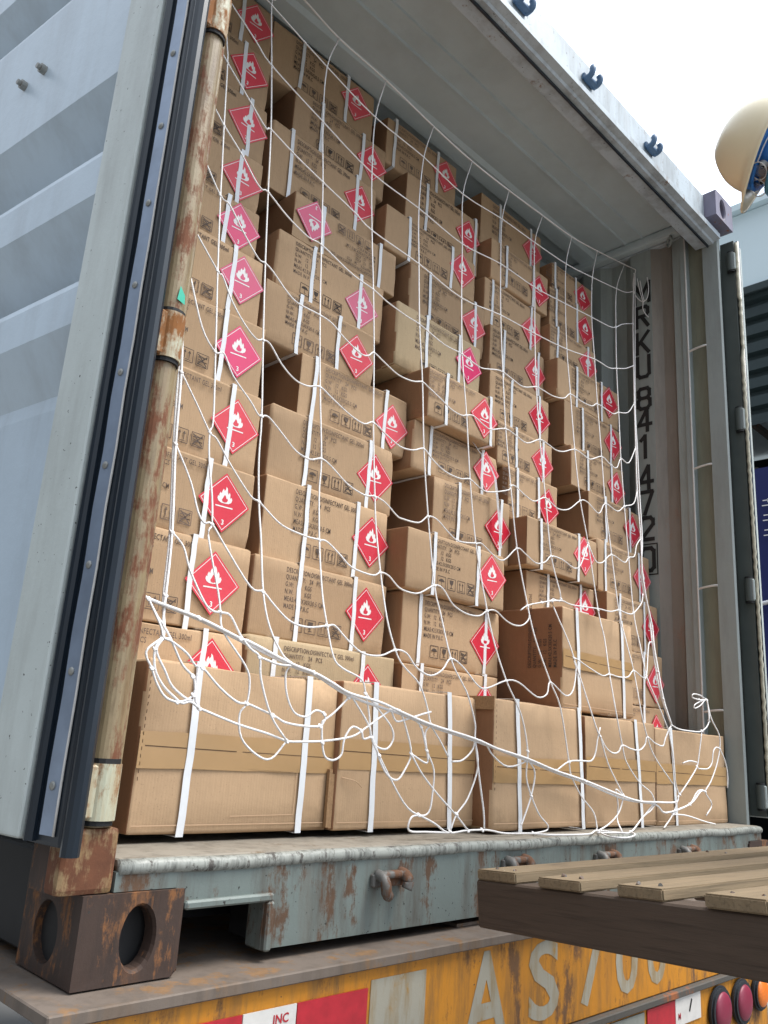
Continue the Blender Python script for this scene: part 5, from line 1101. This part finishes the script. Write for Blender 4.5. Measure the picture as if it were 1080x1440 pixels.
# hands with five separate fingers
for s,(el_,wr_) in zip((-1,1),HANDS):
    dv=(wr_-el_).normalized(); sx=side*s; nrm=dv.cross(sx).normalized(); sx=nrm.cross(dv).normalized()
    vv=[wr_-org, wr_+dv*.05-org]; ee=[(0,1)]; rr=[.026,.030]
    for q,(o_,l_) in enumerate(((-.030,.062),(-.010,.074),(.011,.070),(.030,.056))):
        b0=len(vv); vv+= [wr_+dv*.085+sx*o_-org, wr_+dv*(.085+l_*.5)+sx*o_*1.05-nrm*.006-org, wr_+dv*(.085+l_*.95)+sx*o_*1.05-nrm*.022-org]; ee+=[(1,b0),(b0,b0+1),(b0+1,b0+2)]; rr+=[.0095,.0085,.0075]
    b0=len(vv); vv+=[wr_+dv*.035-sx*.036-nrm*.006-org, wr_+dv*.065-sx*.052-nrm*.016-org, wr_+dv*.090-sx*.056-nrm*.024-org]; ee+=[(0,b0),(b0,b0+1),(b0+1,b0+2)]; rr+=[.013,.0105,.009]
    hm_=bpy.data.meshes.new('hand'); hm_.from_pydata(vv,ee,[]); ho=bpy.data.objects.new('hand',hm_); COL.objects.link(ho); ho.parent=per
    ho.modifiers.new('s','SKIN')
    for i,r in enumerate(rr): q=hm_.skin_vertices[0].data[i]; q.radius=(r,r); q.use_root=(i==0)
    ho.modifiers.new('b','SUBSURF').levels=2
    bpy.context.view_layer.update(); h2=bpy.data.meshes.new_from_object(ho.evaluated_get(bpy.context.evaluated_depsgraph_get())); ho.modifiers.clear(); ho.data=h2; h2.materials.clear(); h2.materials.append(M['skin'])
    for p in h2.polygons: p.use_smooth=True
for a_ in FEET:
    bm=bmesh.new(); fz=PO.z+((Vector((a_.x,a_.y,0))-Vector((PO.x,PO.y,0))).dot(Vector((-PN.x/PN.z,-PN.y/PN.z,0))))
    box(bm,(a_.x-.048,a_.y-.09,fz+.001),(a_.x+.048,a_.y+.18,fz+.085),bev=.028,seg=3); cyl(bm,(a_.x,a_.y-.02,fz+.05),(a_.x,a_.y,a_.z+.03),.052,16); hob('boot',bm,M['boot'],True,None,True)
# face: eyes, nose, ears, hair, mask, goggles
HM=HM1
for s in (-1,1):
    bm=bmesh.new(); sph(bm,Vector((.070,s*.031,-.058)),.0125,sub=2); hob('eye',bm,M['eyew'])
    bm=bmesh.new(); sph(bm,Vector((.0805,s*.031,-.059)),.0052,sub=2); hob('iris',bm,M['eyed'])
bm=bmesh.new(); sph(bm,Vector((.082,0,-.082)),.017,sub=2,scale=(1,.8,1.5)); hob('nose',bm,M['skin'])
for s in (-1,1):
    bm=bmesh.new(); sph(bm,Vector((-.008,s*.084,-.068)),.026,sub=2,scale=(.75,.32,1.25)); hob('ear',bm,M['skin'])
bm=bmesh.new(); rs=random.Random(5)
sph(bm,Vector((-.016,0,-.050)),.1000,sub=4,scale=(1.04,.95,1.22))
for v in bm.verts:
    v.co+=v.co.normalized()*noise.noise(v.co*60)*.004
    if v.co.x>.070: v.co.x=.070
hob('glare_hood',bm,M['helmetblue'])  # added covering: blue glare on the head painted as a solid
bm=bmesh.new(); sph(bm,Vector((.035,0,-.022)),.052,sub=3,scale=(.62,1.15,.5)); hob('hair',bm,M['hair'])
bm=bmesh.new(); n=18; m_=10; gr=[]
for j in range(m_+1):
    row=[]
    for i in range(n+1):
        t=(i/n-.5)*2.9; z=-.072-.085*j/m_; rad=.104-.014*(j/m_)**2+ .004*math.sin(j*1.9)
        row.append(bm.verts.new((math.cos(t)*rad*(1.0 if abs(t)>.5 else 1.08),math.sin(t)*rad*.90,z-.010*math.cos(t))))
    gr.append(row)
for j in range(m_):
    for i in range(n): bm.faces.new((gr[j][i],gr[j][i+1],gr[j+1][i+1],gr[j+1][i]))
bmesh.ops.solidify(bm,geom=list(bm.faces),thickness=.002); hob('face_mask',bm,M['mask'])
bm=bmesh.new()
for s in (-1,1): tube(bm,[(.05,s*.078,-.085),(.01,s*.090,-.060),(-.02,s*.088,-.045)],.0015,6)
hob('mask_loop',bm,M['label_white'])
gn=node('goggles',per)
bm=bmesh.new()
for s in (-1,1): tube(bm,[(.096+.004*math.cos(t),s*.034+.028*math.cos(t),-.058+.020*math.sin(t)) for t in [2*math.pi*i/20 for i in range(21)]],.0014,8,0,1)
tube(bm,[(.094,-.062,-.052),(.05,-.088,-.050),(-.02,-.102,-.055)],.0014,6); tube(bm,[(.094,.062,-.052),(.05,.088,-.050),(-.02,.102,-.055)],.0014,6)
hob('goggle_frame',bm,M['label_white'],True,gn)
for s in (-1,1):
    bm=bmesh.new(); cyl(bm,(.096,s*.034,-.058),(.0975,s*.034,-.058),.020,20)
    hob('goggle_lens',bm,M['lens'],False,gn)
# ================================================================ warehouse beyond, on the right
wh=thing('warehouse','open-sided dark corrugated warehouse with a pale upper wall, behind the container','building',(12,6,-1.38))
def wob(name,bm,mat,smooth=False):
    bmesh.ops.translate(bm,vec=(-12,-6,1.38),verts=bm.verts); return obj(name,bm,mat,wh,smooth)
# pale upper wall and eaves, sloping eave line as in the picture; building runs obliquely
WA=Vector((8.2,1.9,0)); WD=Vector((.35,-.94,0)).normalized(); WN=Vector((WD.y,-WD.x,0))
def WP(a,z,n=0): p=WA+WD*a+WN*n; return (p.x,p.y,z)
bm=bmesh.new(); box(bm,(9.0,-9,6.19),(9.15,9,7.30),bev=.01); wob('upper_wall',bm,M['whpanel'])
bm=bmesh.new(); box(bm,(8.93,-9,6.08),(9.0,9,6.19),bev=.01); wob('eaves_gutter',bm,M['whdark'])
bm=bmesh.new(); z=4.35; A=[];k=0
prof=[]
while z<6.06: prof+=[(9.02,z),(9.02,z+.13),(9.10,z+.155),(9.10,z+.215)]; z+=.24
prof.append((9.02,6.08))
a=[bm.verts.new((x,-9,z)) for x,z in prof]; b=[bm.verts.new((x,9,z)) for x,z in prof]
for i in range(len(prof)-1): bm.faces.new((a[i],a[i+1],b[i+1],b[i]))
wob('corrugated_wall',bm,M['whdark'],smooth='keep')
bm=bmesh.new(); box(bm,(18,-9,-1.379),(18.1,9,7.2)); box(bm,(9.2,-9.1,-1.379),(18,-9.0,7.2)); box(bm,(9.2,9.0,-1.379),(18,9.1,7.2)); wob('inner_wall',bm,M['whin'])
bm=bmesh.new(); box(bm,(8.9,-9.2,7.31),(18.3,9.2,7.40)); wob('roof',bm,M['whpanel'])
for y in (-6,-3,0.2,1.2,3.2,6):
    bm=bmesh.new(); box(bm,(9.02,y,-1.379),(9.14,y+.14,4.34)); wob('column',bm,M['whdark'])
for y in (.6,1.6,2.6,4):
    bm=bmesh.new()
    for q in range(9):
        tube(bm,[(10+q*.8,y,4.0),(10.4+q*.8,y,4.6)],.03,5,0,1,False); tube(bm,[(10.4+q*.8,y,4.6),(10.8+q*.8,y,4.0)],.03,5,0,1,False)
    box(bm,(9.6,y-.03,3.95),(17.9,y+.03,4.02)); box(bm,(9.6,y-.03,4.58),(17.9,y+.03,4.66)); wob('roof_truss',bm,M['chdark'])
bnr=thing('banner','blue hanging banner with small white lettering beneath the warehouse eaves','banner',(8.0,1.5,.9))
bm=bmesh.new()
a=[];b=[]
for i in range(25):
    y=-.5+i*.125; dx=.03*math.sin(i*.9); a.append(bm.verts.new((8.0+dx,y,.9))); b.append(bm.verts.new((8.0+dx*.4,y,3.42)))
for i in range(24): bm.faces.new((a[i],a[i+1],b[i+1],b[i]))
bmesh.ops.translate(bm,vec=(-8.0,-1.5,-.9),verts=bm.verts); obj('banner_cloth',bm,M['banner'],bnr,smooth='keep')
bm=bmesh.new()
for k,z in enumerate((3.02,2.86,2.70)):
    for q in range(9):
        y=2.10-q*.2
        box(bm,(7.950,y-.05,z-.035),(7.955,y+.05,z-.025)); box(bm,(7.950,y-.05+.02*(q%3),z),(7.955,y-.03+.02*(q%3),z+.04)); box(bm,(7.950,y-.04,z+.02),(7.955,y+.04,z+.03))
bmesh.ops.translate(bm,vec=(-8.0,-1.5,-.9),verts=bm.verts); obj('banner_lettering',bm,M['label_white'],bnr)
bm=bmesh.new(); tube(bm,[(7.93,y,1.98+.04*math.sin(y*5)) for y in [.2+i*.15 for i in range(16)]],.022,6,0,2); bmesh.ops.translate(bm,vec=(-8.0,-1.5,-.9),verts=bm.verts); obj('banner_cord',bm,M['rope'],bnr,True)
